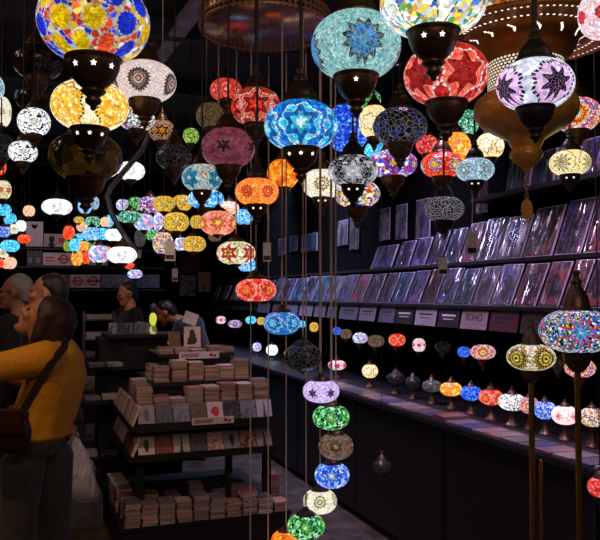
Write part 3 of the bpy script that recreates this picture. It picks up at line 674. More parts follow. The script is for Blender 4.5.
# ------------------------------------------------------------------ pendant lamps, one by one
# px, py, rx, ry, diameter, style, label, options
LAMPS = [
 (94, 22, 55, 41, .26, 'flowers', 'large round mosaic lamp with yellow, blue and red bead flowers, top of the near cluster', dict(stars=3)),
 (90, 106, 38, 25, .20, 'amber', 'amber yellow mosaic lamp with cream scallops just below the flower-bead lamp', dict(stars=3)),
 (86, 157, 36, 24, .22, 'darkamber', 'unlit smoky amber lamp hanging below the amber yellow one', dict(bowlk=1.1)),
 (145, 82, 31, 20, .18, 'pinkwhite', 'pinkish white mosaic lamp with a black ringed rosette', {}),
 (34, 122, 16, 14, .13, 'whiteblack', 'white lamp with black tracery under the unlit brown lamps, upper of two', {}),
 (1, 112, 10, 16, .12, 'cream', 'cream mosaic lamp cut off at the frame edge above the white ones', {}),
 (-6, 88, 10, 13, .10, 'paleblue', 'pale blue lamp just showing at the frame edge above the cream lamp', dict(bowl=False)),
 (23, 152, 14, 11, .12, 'whiteblack', 'white lamp with black tracery beside the unlit black lamp, lower of two', {}),
 (1, 147, 13, 13, .14, 'smoke', 'unlit black lamp beside the lower white traceried lamp', {}),
 (0, 167, 6, 8, .10, 'redorange', 'small orange red lamp at the frame edge under the unlit black one', dict(bowl=False)),
 (3, 190, 8, 10, .11, 'starmulti', 'orange and cream lamp at the frame edge below the orange red one', {}),
 (38, 62, 25, 17, .21, 'offbrown', 'unlit brown lamp in bronze beside the large flower-bead lamp', {}),
 (38, 98, 22, 14, .22, 'offbrown', 'second unlit brown lamp under the first, above the white traceried lamp', {}),
 (137, 119, 18, 12, .15, 'multi', 'blue, green and red chip mosaic lamp under the pinkish white one', {}),
 (162, 131, 13, 11, .12, 'orangestar', 'small smoky lamp with a bright orange star', {}),
 (174, 157, 18, 13, .15, 'smoke', 'unlit grey crackle lamp below the orange star lamp', {}),
 (191, 136, 8, 8, .10, 'lime', 'small lime green lamp above the maroon one', {}),
 (228, 148, 27, 20, .18, 'maroon', 'dusky maroon glass lamp with one black star', {}),
 (226, 90, 16, 11, .13, 'redstripe', 'small red ribbed lamp under the round metal canopy', {}),
 (212, 116, 16, 13, .14, 'browncrackle', 'dim brown and green crackle lamp between red ribbed and maroon lamps', {}),
 (256, 107, 25, 19, .18, 'redstar', 'red mosaic lamp with a six-pointed star, beside the bright blue one', dict(hr=.005)),
 (301, 126, 37, 25, .20, 'bluestar', 'bright blue mosaic lamp with a pale star, in the middle of the cluster', dict(stars=3, hr=.005)),
 (202, 178, 20, 14, .15, 'turq', 'turquoise mosaic lamp with a dark cup below the maroon lamp', dict(stars=1)),
 (206, 199, 18, 10, .16, 'blueglow', 'blue glowing lamp directly behind the turquoise one', dict(cap=False)),
 (257, 192, 22, 14, .15, 'orange', 'orange mosaic lamp with two red rosettes', dict(stars=2)),
 (283, 174, 16, 15, .13, 'orangeplain', 'plain orange glass lamp under the bright blue one', {}),
 (356, 46, 45, 33, .24, 'paleturq', 'large pale turquoise lamp with a blue sunflower of tiles', dict(stars=1, hr=.005)),
 (433, 3, 53, 32, .25, 'tri', 'large bright lamp of white, yellow and green chips at the top', dict(stars=2)),
 (446, 75, 42, 30, .245, 'redbig', 'large red lamp with dark stars and white wavy lines', {}),
 (535, 85, 38, 25, .18, 'lilac', 'lilac and white lamp with black stars in front of the brass lantern', dict(metal='B', hr=.006)),
 (602, 14, 23, 25, .105, 'redwhite', 'red and white lamp cut off at the top corner', dict(bowl=False)),
 (577, 115, 23, 17, .17, 'sun', 'orange sunburst lamp with a blue centre beside the brass lantern', {}),
 (570, 163, 20, 13, .13, 'creamlace', 'cream lamp with a black dotted rosette in front of the print shelf', dict(stars=2, metal='B')),
 (475, 170, 19, 12, .13, 'paleblue', 'pale blue and black lamp hanging in front of the upper prints', dict(metal='B', stars=2)),
 (444, 209, 20, 13, .14, 'blacklace', 'unlit black lamp with white lace tracery in front of the prints', dict(metal='B')),
 (400, 127, 27, 19, .20, 'smokeblue', 'unlit black crackle lamp with blue flecks', {}),
 (353, 171, 25, 16, .17, 'blackwhite', 'black and white mosaic lamp between cream and blue-red lamps', dict(metal='B', stars=2)),
 (357, 194, 23, 14, .20, 'yellowblue', 'yellow and blue lamp peeping from behind the black and white one', dict(cap=False)),
 (322, 184, 20, 15, .16, 'cream', 'cream white mosaic lamp beside the black and white one', dict(stars=2)),
 (347, 128, 22, 24, .26, 'bluedeep', 'deep blue lamp behind the bright blue and turquoise lamps', dict(bowl=False)),
 (370, 101, 11, 11, .13, 'greenmix', 'green lamp half hidden under the pale turquoise one', dict(bowl=False)),
 (374, 122, 15, 17, .17, 'creamblack', 'cream lamp half hidden behind the black crackle one', {}),
 (376, 154, 12, 13, .14, 'cyan', 'light blue lamp behind the black and white one', dict(bowl=False)),
 (393, 164, 24, 14, .22, 'bluered', 'blue, red and white flowered lamp behind the black crackle cup', {}),
 (427, 145, 11, 10, .12, 'redmix', 'small crimson lamp above the red flowered one', {}),
 (442, 165, 21, 13, .17, 'redyellow', 'red lamp with yellow and violet flowers beside the pale blue one', {}),
 (456, 148, 15, 16, .16, 'orangegold', 'orange glass lamp behind the red flowered lamp', {}),
 (466, 123, 13, 13, .14, 'tealmix', 'teal green chip lamp beside the brass lantern', {}),
 (490, 146, 14, 13, .13, 'creamblack', 'cream lamp with black scallops beside the brass lantern tip', {}),
]
for bx, by, btt in ((150, 132, 4.9), (142, 150, 4.95), (126, 169, 4.97), (110, 188, 5.0), (107, 196, 5.0), (111, 212, 5.0), (118, 226, 5.0), (127, 240, 5.0), (137, 254, 5.0)):
    q_ = at(bx, by, btt)
    TAKEN.append((q_.x, q_.y, q_.z - .06, q_.z + .06, .03, btt == 4.9))
for px, py, rx, ry, D, s, lab, o in LAMPS:
    o = dict(o)
    if o.get('metal') == 'B': o['metal'] = BLACKBRONZE
    pendant(px, py, rx, ry, D, S[s], lab, **o)

# distant hanging lamps over the far stalls
FAR = [
 (123, 205, 6, 5, 'pinkblue', 'small pale blue lamp, start of the upper far row beside the steel brace'),
 (136, 204, 7.5, 6, 'greenmix', 'small green lamp in the upper far row, next to the pale blue start'),
 (150, 205, 10, 7.5, 'bluered', 'white lamp with orange and blue flowers in the upper far row'),
 (164, 204, 10, 7, 'yellowstar', 'yellow lamp with stars, end of the upper far row'),
 (182, 203, 9, 7, 'yellowstar', 'yellow lamp behind the turquoise one in the upper far row'),
 (130, 217, 10, 5.5, 'tealmix', 'green lamp with a blue ring in the second far row'),
 (144, 222, 9, 7.5, 'pinkblue', 'white, blue and pink lamp in the second far row'),
 (160, 222, 6, 9, 'pinkblue', 'tall white and pink lamp beside the star-cut yellow lamp'),
 (176, 222, 11.5, 8.5, 'yellowstar', 'yellow lamp with black stars above the hanging price tag'),
 (197, 222, 6, 6, 'yellowstar', 'yellow glimmer of a lamp beside the pink orange pendant'),
 (194, 244, 10.5, 7, 'yellowstar', 'lowest yellow star lamp beside the white price tag'),
 (163, 243, 9, 10, 'yellowblue', 'blue and yellow lamp behind the white price tag'),
 (181, 244, 6, 6, 'pinkblue', 'blue and white lamp between price tag and lowest yellow lamp'),
 (140, 238, 5, 8, 'greybulb', 'grey unlit far lamp below the white and pink ones'),
 (152, 235, 5, 5, 'greenmix', 'small green far lamp below the white, blue and pink one'),
 (93, 222, 7, 5, 'tealmix', 'pale green far lamp, above the blue pair'),
 (112, 221, 6, 6, 'cyan', 'white blue far lamp beside the steel brace'),
 (105, 222, 4, 4.5, 'peach', 'tiny peach far lamp between pale green and white blue lamps'),
 (84, 227, 6.5, 4.5, 'peach', 'peach coloured far lamp above the red balloon-shaped one'),
 (79, 220, 4.5, 3, 'yellowstar', 'tiny amber far lamp above the peach one'),
 (69, 233, 5, 6.5, 'redorange', 'red balloon-shaped far lamp, highest of the coloured string'),
 (68, 246, 4, 5, 'lime', 'lime green far lamp under the red balloon-shaped one'),
 (75, 245, 5, 6, 'cyan', 'cyan far lamp beside the lime green one'),
 (77, 258, 5, 7, 'orangegold', 'orange drop-shaped far lamp over the round transit sign'),
 (86, 256, 4.5, 7, 'redorange', 'red drop-shaped far lamp beside the orange drop'),
 (84, 246, 4, 4.5, 'orangegold', 'small orange far lamp above the red drop'),
 (92, 246, 5, 4, 'lime', 'pale green leaf-like far lamp beside the small orange one'),
 (81, 238, 7, 4, 'cyan', 'pale cyan far lamp beside the red balloon-shaped one'),
 (92, 234, 8, 6, 'blueglow', 'sky blue far lamp, first of the bright blue row'),
 (103, 234, 7, 5.5, 'cyan', 'light cyan far lamp, second of the bright blue row'),
 (114, 235, 8, 5.5, 'white', 'white far lamp ending the bright blue row'),
 (99, 254, 9, 8, 'pinkblue', 'blue and pink far lamp beside the big white one'),
 (122, 255, 13, 7.5, 'white', 'big white oval far lamp with a dotted ring over the stall signs'),
 (130, 266, 4.5, 3, 'redorange', 'tiny orange far lamp below the big white oval one'),
 (135, 274, 6.5, 4, 'pinkblue', 'small white far lamp with green spots hanging before the lower sign strip'),
 (107, 252, 4.5, 5, 'orange', 'orange-ringed far lamp between the pink blue and big white ones'),
 (106, 167, 11, 9, 'pinkblue', 'pale blue far lamp high up beside the steel brace'),
 (131, 171, 12, 8, 'white', 'white half-shaded far lamp between brace and grey crackle lamp'),
 (57, 207, 13, 7, 'white', 'white far lamp whose middle is hidden by a dark cup'),
 (85, 206, 6, 7, 'blueglow', 'blue far lamp below the unlit smoky amber lamp'),
 (94, 203, 4.5, 6, 'paleblue', 'pale blue narrow far lamp beside the blue one'),
 (3, 210, 7, 5.5, 'cyan', 'light blue far lamp at the frame edge, topmost of its cluster'),
 (10, 219, 5.5, 5, 'cyan', 'teal far lamp just under the topmost light blue one'),
 (4, 232, 6.5, 5, 'bluewhite', 'mid blue far lamp at the frame edge'),
 (10, 246, 8, 5.5, 'cyan', 'bright cyan barrel-shaped far lamp near the frame edge'),
 (21, 226, 4.5, 5, 'white', 'white far lamp beside the heart poster'),
 (14, 229, 4, 4.5, 'cream', 'cream far lamp next to the white one by the heart poster'),
 (29, 211, 5, 5, 'peach', 'creamy pink far lamp above the heart poster'),
 (24, 239, 5.5, 4, 'redorange', 'orange far lamp over the corner of the heart poster'),
 (3, 253, 5.5, 4.5, 'cream', 'cream far lamp below the bright cyan barrel'),
 (9, 263, 6.5, 5.5, 'peach', 'peach far lamp with an orange heart, lowest at the frame edge'),
 (-1, 263, 4, 4.5, 'redorange', 'red far lamp cut by the frame edge beside the peach one'),
 (244, 217, 8, 7, 'blueglow', 'bright blue far lamp beside the pink orange chandelier globe'),
 (229, 208, 9, 6, 'peach', 'pink far lamp behind the pink orange chandelier globe'),
 (247, 265, 8, 6, 'blueglow', 'blue far lamp below the star-patterned chandelier globe'),
 (215, 236, 6, 5, 'browndim', 'brown dim far lamp under the pink orange chandelier globe'),
]
for px, py, rx, ry, s, lab in FAR:
    D = rnd.uniform(.15, .19)
    pendant(px, py, rx * 1.14, ry * 1.16, D, S[s], lab, t=max(4.6, min(8.2, F * D / (2 * rx))), hr=.002, bowlk=.8, capz=.6, bowlz=.5, tlim=(4.2, 8.6))

# ------------------------------------------------------------------ price tags on strings
TAGC = plain('tag_card', '#e0d8d4', 0.7, 0, 0.15, 60)


def price_tag(px, py, w, h, t, ln, label, band='#16141a'):
    p = at(px, py, t)
    k = t / F
    r = thing('price_tag', label, 'tag', p, face_cam(p))
    put('card', boxmesh('card', (-0.001, -w * k / 2, -h * k / 2), (0.001, w * k / 2, h * k / 2)), TAGC, r)
    put('printed_band', boxmesh('printed_band', (0.0011, -w * k * .42, -h * k * .42), (0.0022, w * k * .42, -h * k * .2)), plain('tag_ink', band, 0.7), r)
    put('hanging_string', tube_mesh('hanging_string', [(0, 0, h * k * .45), (0.002, 0.003, h * k * .5 + ln * .5), (0, 0, h * k * .5 + ln)], 0.0016, 5), CORD, r)
    return r


for px, py, w, h, lampl, lab, band in (
    (170, 251, 10, 20, 'yellow lamp with black stars above the hanging price tag', 'white price tag hanging between the yellow star lamps', '#4a2030'),
    (267, 252, 8, 19, 'orange mosaic lamp with two red rosettes', 'pinkish price tag under the orange rosette lamp', '#502018'),
    (472, 243, 10, 24, 'pale blue and black lamp hanging in front of the upper prints', 'pale price tag on a cord below the pale blue lamp', '#16141a'),
    (443, 266, 9, 18, 'unlit black lamp with white lace tracery in front of the prints', 'dim price tag below the black lace lamp', '#16141a'),
    (175, 275, 6, 13, 'lowest yellow star lamp beside the white price tag', 'small cream price tag hanging before the dark gap by the grey card', '#803020')):
    lp, lR, lz, t_ = LAST[lampl]
    tp = at(px, py, t_ - lR * .2)
    price_tag(px, py, w, h, t_ - lR * .2, max(.03, lp.z - lz * .9 - tp.z - h * t_ / F * .5), lab, band)

# bent steel brace in front of the far lamps
STEEL = plain('grey_steel', '#746e7c', 0.4, 0.6, 0.3, 12)
bp = [at(x, y, t) for x, y, t in ((150, 132, 4.9), (142, 150, 4.95), (110, 188, 5.0), (107, 196, 5.0), (111, 212, 5.0), (118, 226, 5.0), (137, 254, 5.0))]
top = bp[0].copy(); top.z = CEIL - 0.12
root = thing('steel_brace', 'bent grey steel brace coming down in front of the far lamps', 'brace', bp[0])
put('tube', tube_mesh('tube', [p - bp[0] for p in [top] + bp], 0.02, 8), STEEL, root)
put('foot_plate', boxmesh('foot_plate', (-0.03, -0.01, -0.03), (0.03, 0.01, 0.03), 0.004), STEEL, root, bp[-1] - bp[0])

# ------------------------------------------------------------------ counter and print rack along the right wall
CX, CZ = 2.2, 0.89
ct_ = thing('shop_counter', 'long black counter running along the lamps under the print rack', 'counter', (CX, 2.2, 0))
put('front_panel', boxmesh('front_panel', (0.03, -1.2, 0.06), (0.06, 8.7, 0.84)), BLACK, ct_)
put('plinth', boxmesh('plinth', (0.07, -1.2, 0), (0.79, 8.7, 0.06)), BLACKWOOD, ct_)
put('worktop', boxmesh('worktop', (0, -1.2, 0.85), (0.79, 8.7, CZ), 0.006), BLACKWOOD, ct_)
for k in range(9):
    put('panel_batten', boxmesh('panel_batten', (0.018, -1.0 + k * 1.2, 0.06), (0.03, -0.96 + k * 1.2, 0.84)), BLACK, ct_)
RX = 2.5
rk = thing('print_rack', 'long black stepped rack on the wall that holds the wrapped art prints', 'rack', (RX, 2.2, 1.4))
RBLK = plain('matt_black_board', '#030304', 0.95, 0, 0.3, 8, Specular_IOR_Level=0.05)
put('back_board', boxmesh('back_board', (0.44, -1.2, -0.5), (0.48, 8.7, 1.3)), RBLK, rk)
put('ledge', boxmesh('ledge', (-0.02, -1.2, 0.125), (0.3, 8.7, 0.15), 0.003), BLACKWOOD, rk)
put('card_rail', boxmesh('card_rail', (0.012, -1.2, 0.02), (0.022, 8.7, 0.125)), BLACK, rk)
put('ledge', boxmesh('ledge', (0.16, -1.2, 0.405), (0.44, 8.7, 0.43), 0.003), BLACKWOOD, rk)
put('riser', boxmesh('riser', (0.25, -1.2, 0.15), (0.262, 8.7, 0.405)), RBLK, rk)
put('top_shelf', boxmesh('top_shelf', (0.19, -1.2, 0.815), (0.44, 1.8, 0.845), 0.003), BLACKWOOD, rk)
put('riser', boxmesh('riser', (0.39, -1.2, 0.43), (0.402, 8.7, 0.815)), RBLK, rk)


# wrapped art prints
def print_mat(name, cols, seed, accent):
    g = G(name)
    o = g.obj()
    rn = g.rand()
    x, y, z = g.xyz(o)
    sh = g.vec(g.add(y, g.mul(rn, 37.0)), g.add(z, g.mul(rn, 13.0)), seed * 3.1)
    n = g.noise(sh, 9, 3, 0.6, 0.6)
    c = g.ramp(n.outputs[0], [(0.28 + 0.44 * i / max(1, len(cols) - 1), k) for i, k in enumerate(cols)], 'LINEAR')
    n2 = g.noise(g.vec(g.add(y, g.mul(rn, 91.0)), g.mul(z, 0.8), seed * 1.7), 14, 2, 0.5, 0.3)
    c = g.mix(g.M('MULTIPLY', g.gt(n2.outputs[0], 0.57), 0.85), c, accent)
    # a darker figure in the middle of the picture
    ex = g.mul(y, 13.0)
    ez = g.mul(g.add(z, -0.12), 9.0)
    fig = g.lt(g.add(g.M('SQRT', g.add(g.mul(ex, ex), g.mul(ez, ez))), g.mul(n2.outputs[0], 0.9)), 1.1)
    c = g.mix(g.mul(fig, 0.75), c, cols[0])
    c = g.mix(1.0, c, g.ramp(g.M('FRACT', g.mul(rn, 7.3)), [(0, '#8c8c8c'), (1, '#ffffff')], 'LINEAR'), 'MULTIPLY')
    g.set(Base_Color=g.mix(1.0, c, '#c8b8c0', 'MULTIPLY'), Roughness=0.5, Coat_Weight=1.0, Coat_Roughness=0.1, Coat_IOR=2.4)
    wr = g.noise(g.map(g.vec(g.add(y, g.mul(rn, 5.0)), z, rn), (17, 2.4, 1), rot=(0, 0, 0.3)), 1.2, 2, 0.45, 1.1)
    wv = g.vor(g.map(g.vec(g.add(y, g.mul(rn, 9.0)), z, rn), (15, 3.2, 1), rot=(0, 0, -0.25)), 1.0, 'F1')
    bmp = g.bump(g.add(wr.outputs[0], g.mul(wv.outputs['Distance'], 0.6)), 1.0, 0.028)
    g.L.new(bmp, g.b.inputs['Coat Normal'])
    return g.m


PRM = [
 ('violet grey', print_mat('print_violet_grey', ['#1c1822', '#443c4c', '#6e6678', '#a098a8'], 1, '#4a58b0')),
 ('mauve pink', print_mat('print_mauve_pink', ['#2a1a24', '#5c4050', '#8a6878', '#b898a4'], 2, '#c84858')),
 ('ink blue', print_mat('print_ink_blue', ['#14161f', '#2c3450', '#545e80', '#8890a8'], 3, '#a868b8')),
 ('silver grey', print_mat('print_silver_grey', ['#2c2a30', '#68646c', '#9a969e', '#c4c0c4'], 4, '#687890')),
 ('brick red', print_mat('print_brick_red', ['#2c1418', '#703038', '#9c5858', '#b89090'], 5, '#402838')),
 ('dark brown', print_mat('print_dark_brown', ['#1c1414', '#443434', '#6c5450', '#94807c'], 6, '#a05038')),
 ('teal', print_mat('print_teal', ['#102428', '#285868', '#5088a0', '#90b8c8'], 7, '#5850a0')),
]
ORD = ['first', 'second', 'third', 'fourth', 'fifth', 'sixth', 'seventh', 'eighth', 'ninth', 'tenth', 'eleventh', 'twelfth', 'thirteenth', 'fourteenth', 'fifteenth', 'sixteenth', 'seventeenth', 'eighteenth', 'nineteenth', 'twentieth', 'twenty-first', 'twenty-second', 'twenty-third', 'twenty-fourth', 'twenty-fifth', 'twenty-sixth', 'twenty-seventh', 'twenty-eighth', 'twenty-ninth', 'thirtieth']
SLEEVE = plain('white_mount', '#8c8490', 0.35, 0, 0.1, 20)


def art_print(y0, y1, X, z0, h, lean, ci, label, group, name='art_print', yaw=0.0, mount=True):
    w = (y1 - y0)
    me = boxmesh('print', (-0.003, -w * .455, h * .025), (0.003, w * .455, h * .975), 0.001)
    r = thing(name, label, 'print', (X, (y0 + y1) / 2, z0), 0, group)
    r.rotation_euler = (0, lean, yaw)
    put('picture', me, PRM[ci][1], r)
    if mount:
        put('mount_board', boxmesh('mount_board', (0.0032, -w / 2, 0), (0.008, w / 2, h)), SLEEVE, r)
    return r


row1 = [(640, 3), (606, 5), (581, 5), (560, 1), (537, 4), (512, 0), (490, 3), (471, 6), (453, 0), (436, 4), (420, 2), (405, 6), (391, 0), (377, 3), (363, 1), (350, 0), (337, 3), (324, 6), (312, 2), (301, 6), (290, 2), (279, 6), (269, 2), (259, 3), (249, 0), (239, 3), (229, 5), (219, 3), (211, 0)]
for i in range(len(row1) - 1):
    xa, xb = row1[i][0], row1[i + 1][0]
    ya, yb = onX(xa, 300, RX + 0.06).y, onX(xb, 300, RX + 0.06).y
    ci = row1[i][1]
    h = 0.264 + rnd.uniform(-.014, .004) if xa > 260 else 0.2
    wgap = min((yb - ya) * 0.88, 0.34)
    art_print((ya + yb) / 2 - wgap / 2, (ya + yb) / 2 + wgap / 2, RX + 0.05, 1.5545, h, math.radians(24), ci, 'wrapped %s art print, %s from the near end of the lower rack row' % (PRM[ci][0], ORD[i]), 'wrapped prints in the lower rack row', yaw=rnd.uniform(-.05, .05))
row2 = [(655, 0), (620, 1), (584, 0), (555, 5), (524, 1), (498, 0), (477, 1), (460, 2), (443, 0), (427, 2), (411, 2), (395, 0), (370, 0)]
for i in range(len(row2) - 1):
    xa, xb = row2[i][0], row2[i + 1][0]
    ya, yb = onX(xa, 230, RX + 0.22).y, onX(xb, 230, RX + 0.22).y
    ci = row2[i][1]
    art_print(ya + (yb - ya) * .05, yb - (yb - ya) * .05, RX + 0.20, 1.8345, 0.35 + rnd.uniform(-.02, .01) - 0.012 * i, math.radians(21), ci, 'wrapped %s art print, %s from the near end of the upper rack row' % (PRM[ci][0], ORD[i]), 'wrapped prints in the upper rack row', yaw=rnd.uniform(-.04, .04))
row3 = [(640, 3), (606, 0), (578, 3), (555, 0), (531, 3), (506, 0)]
for i in range(len(row3) - 1):
    xa, xb = row3[i][0], row3[i + 1][0]
    ya, yb = onX(xa, 165, RX + 0.25).y, onX(xb, 165, RX + 0.25).y
    ci = row3[i][1]
    art_print(ya + .005, yb - .005, RX + 0.24, 2.2485, 0.2, math.radians(10), ci, 'wrapped %s print, %s from the near end on the top shelf' % (PRM[ci][0], ORD[i]), 'wrapped prints on the top shelf')
# narrow prints hung on the board beyond the upper row
hung = [(490, 479, 176, 214, 1), (428, 414, 197, 239, 0), (405, 394, 203, 240, 2), (388, 378, 207, 241, 2), (357, 348, 216, 250, 3), (346, 336, 219, 246, 3), (316, 300, 232, 253, 6), (296, 288, 235, 252, 0), (284, 277, 238, 256, 2)]
for i, (xa, xb, yt, yb, ci) in enumerate(hung):
    X = RX + 0.358
    A, B = onX(xa, yt, X), onX(xb, yb, X)
    art_print(A.y, B.y, X + (0.01 if i else -.03), B.z, max(0.1, A.z - B.z), 0.03, ci, 'narrow %s print on the black back board, %s from the near end' % (PRM[ci][0], ORD[i]), 'narrow prints on the back board')
# price cards under the lower ledge
CARDS = [(641, 606, 'dark red', '#3a1a20'), (602, 563, 'dark brown', '#2c1a1c'), (559, 523, 'dull brown', '#33262a'), (520, 492, 'maroon', '#471d26'), (489, 463, 'pale pink', '#8f787c'), (461, 440, 'black', '#1e1b20'), (438, 417, 'light mauve', '#8a7a80'), (415, 397, 'black', '#17151a'), (396, 381, 'dusky grey', '#4c4450'), (377, 361, 'grey', '#6a626c'), (359, 341, 'grey', '#5e5862'), (338, 329, 'grey', '#55505a'), (327, 316, 'grey', '#5c5660'), (314, 301, 'grey', '#605a64'), (299, 287, 'grey', '#55505a'), (285, 274, 'grey', '#504a54'), (271, 259, 'grey', '#4c4650')]
CG = {}
INK = plain('card_ink', '#1c1a1e', 0.7)
for i, (xa, xb, cn, ch) in enumerate(CARDS):
    X = RX - 0.004
    A, B = onX(xa, 303, X), onX(xb, 303, X)
    w, h = (B.y - A.y), 0.118
    if ch not in CG: CG[ch] = plain('category_card', ch, 0.5, 0, 0.12, 30)
    r = thing('category_card', '%s category card clipped under the print ledge, %s from the near end' % (cn, ORD[i]), 'card', (X - 0.0, (A.y + B.y) / 2, 1.5245), 0, 'category cards under the print ledge')
    r.rotation_euler = (0, math.radians(12), 0)
    put('card', boxmesh('card', (-0.002, -w / 2, -h), (0.002, w / 2, 0), 0.0008), CG[ch], r)
    lines = WHITECARD if ch in ('#1e1b20', '#17151a') else INK
    if i == 4:
        cu = bpy.data.curves.new('lettering', 'FONT')
        cu.body = 'SOHO'
        cu.size = 0.062
        cu.align_x = 'CENTER'
        cu.extrude = 0.0006
        tmp = bpy.data.objects.new('tmp', cu)
        COL.objects.link(tmp)
        bpy.context.view_layer.update()
        lm = bpy.data.meshes.new_from_object(tmp.evaluated_get(bpy.context.evaluated_depsgraph_get()))
        bpy.data.objects.remove(tmp)
        o = put('lettering', lm)
        o.parent = r
        o.location = (-0.0034, 0, -0.066)
        o.rotation_euler = (PI / 2, 0, -PI / 2)
        lm.materials.clear()
        lm.materials.append(INK)
        continue
    elif i < 12:
        bm = bmesh.new()
        box(bm, (-0.0032, -w * .32, -h * .40), (-0.0021, w * .32, -h * .30))
        box(bm, (-0.0032, -w * .25, -h * .58), (-0.0021, w * .25, -h * .53))
        put('faded_text_line', mesh(bm, 'faded_text_line'), lines, r)

# booklets lying flat on the counter edge
BKM = [plain('booklet_cover', c, 0.35, 0, 0.3, 12) for c in ('#7c7074', '#544e54', '#6c4850', '#48445c', '#7c685c', '#383c48', '#6c6264')]
BKN = ['pale grey', 'dark grey', 'dusky rose', 'dull violet', 'tan', 'slate', 'ash']
xs = [640, 612, 590, 570, 551, 534, 517, 502, 488, 474, 461, 448, 436, 424, 413, 402, 391, 381, 371, 361, 351, 342, 333, 324]
for i in range(len(xs) - 1):
    y0, y1 = onX(xs[i], 440, CX + .12).y, onX(xs[i + 1], 440, CX + .12).y
    n = 1 if i % 3 else 2
    th = 0.012 if i != 10 else 0.03
    w = (y1 - y0) * .92
    me = boxmesh('booklet', (-0.085, -w / 2, 0), (0.085, w / 2, th), 0.001)
    k = (i * 3) % 7
    o = put('booklet', me, BKM[k], None, (CX + 0.1, (y0 + y1) / 2, CZ + 0.0005), (0, 0, rnd.uniform(-.06, .06)))
    tag(o, '%s booklet lying flat on the counter edge, %s from the near end' % (BKN[k], ORD[i]), 'booklet', 'booklets along the counter edge')


# lamps standing on the counter
def table_lamp(px, py, rx, ry, P, label, X=2.52):
    p = onX(px, py, X)
    t = (p - EYE).dot(FWD)
    R = rx * t / F
    rz = R * ry / rx
    P = dict(P); P['asp'] = round(ry / rx, 2)
    z0 = CZ + 0.0005
    root = thing('mosaic_table_lamp', label, 'lamp', (p.x, p.y, z0), face_cam(p), 'mosaic table lamps on the counter')
    zb = p.z - z0 - rz * .93
    put('base', BELL, BRONZE, root, scale=(R * .95, R * .95, zb))
    put('globe', GLOBE_HI if rx > 8 else GLOBE_LO, mosaic(P), root, (0, 0, p.z - z0), scale=(R, R, rz))
    put('cap', CAP_LO, BRONZE, root, (0, 0, p.z - z0 + rz * .93), scale=(R * .8, R * .8, R * .55))


TL = [
 (592, 417, 12, 9.5, 'yellowblue', 'white and yellow table lamp with a blue star, nearest on the counter'),
 (565, 415, 13, 9.5, 'pinkred', 'pinkish white table lamp with red dots behind the tall pole'),
 (545, 410, 11, 9, 'bluewhite', 'blue scaled table lamp next to the pinkish white one'),
 (529, 405, 9.5, 8.5, 'sun', 'orange and white table lamp behind the shorter pole'),
 (512, 402, 13.5, 8.5, 'whiteblack', 'white table lamp with a dark blue star'),
 (491, 397, 12, 8, 'red', 'red mosaic table lamp on the counter'),
 (471, 393, 10.5, 7.5, 'bluedeep', 'deep blue table lamp beside the red one'),
 (451, 389, 11, 7, 'orangegold', 'orange table lamp beside the deep blue one'),
 (432, 386, 10, 6, 'greybulb', 'unlit grey table lamp beside the orange one'),
 (413, 382, 8, 6, 'dim', 'unlit dark table lamp, second from the orange one'),
 (396, 378, 9, 6, 'dim', 'unlit dark table lamp beside the cream one'),
 (370, 371, 8, 7, 'creamblack', 'cream and amber table lamp in the middle of the counter row'),
 (337, 365, 9, 5, 'redwhite', 'red and white table lamp behind the chandelier cords'),
 (272, 350, 6, 5.5, 'white', 'bright white table lamp far down the counter'),
 (257, 347, 4.5, 4.5, 'pinkblue', 'pinkish white table lamp farthest along the counter'),
 (288, 354, 4, 4, 'orange', 'tiny orange table lamp beside the smoky chandelier globe'),
]
for px, py, rx, ry, s, lab in TL: table_lamp(px, py, rx, ry, S[s], lab)
UL = [
 (580, 368, 15, 9.5, 'sun', 'orange lamp hanging under the rack behind the tall pole', '#'),
 (558, 362, 9, 8, 'dim', 'unlit brown lamp under the rack beside the orange one by the pole', '#'),
 (483, 352, 12.5, 7.5, 'sun', 'white and orange rosette lamp hanging under the rack', '#'),
 (464, 352, 6.5, 5.5, 'bluedeep', 'blue lamp under the rack beside the white and orange one', '#'),
 (443, 347, 8, 6, 'dim', 'unlit lamp under the rack before the blue one', '#'),
 (419, 345, 6.5, 7, 'redwhite', 'white lamp with red spots hanging under the rack', '#'),
 (397, 340, 8.5, 6.5, 'red', 'glowing red lamp hanging under the rack', '#'),
 (376, 341, 8.5, 6, 'browndim', 'dull orange brown lamp under the rack beside the red one', '#'),
 (360, 338, 7.5, 5.5, 'pinkblue', 'white and blue lamp hanging under the rack', '#'),
 (346, 334, 6, 5, 'browndim', 'dim cream lamp under the rack beside the white and blue one', '#'),
 (337, 331, 4.5, 4, 'bluedeep', 'small blue lamp under the rack by the chandelier cords', '#'),
 (314, 327, 4.5, 5, 'yellowstar', 'yellow lamp under the rack between the chandelier cords', '#'),
 (261, 321, 4, 4, 'yellowstar', 'tiny yellow lamp under the far rack beside the blue white one', '#'),
 (251, 320, 5.5, 4, 'cyan', 'blue white lamp under the far end of the rack', '#'),
 (235, 324, 7, 4, 'bluered', 'red and blue lamp under the far rack', '#'),
 (221, 320, 5, 4, 'redwhite', 'red and cyan lamp farthest along under the rack', '#'),
 (302, 324, 4, 3.5, 'cyan', 'tiny cyan lamp under the rack before the yellow one', '#'),
]
for px, py, rx, ry, s, lab, _ in UL:
    p = onX(px, py, 2.68)
    t = (p - EYE).dot(FWD)
    R = rx * t / F
    root = pendant(px, py, rx, ry, 2 * R, S[s], lab, p=p, top=1.522, name='mosaic_pendant_lamp', hr=.003, cap=False, group='lamps hung under the print rack')

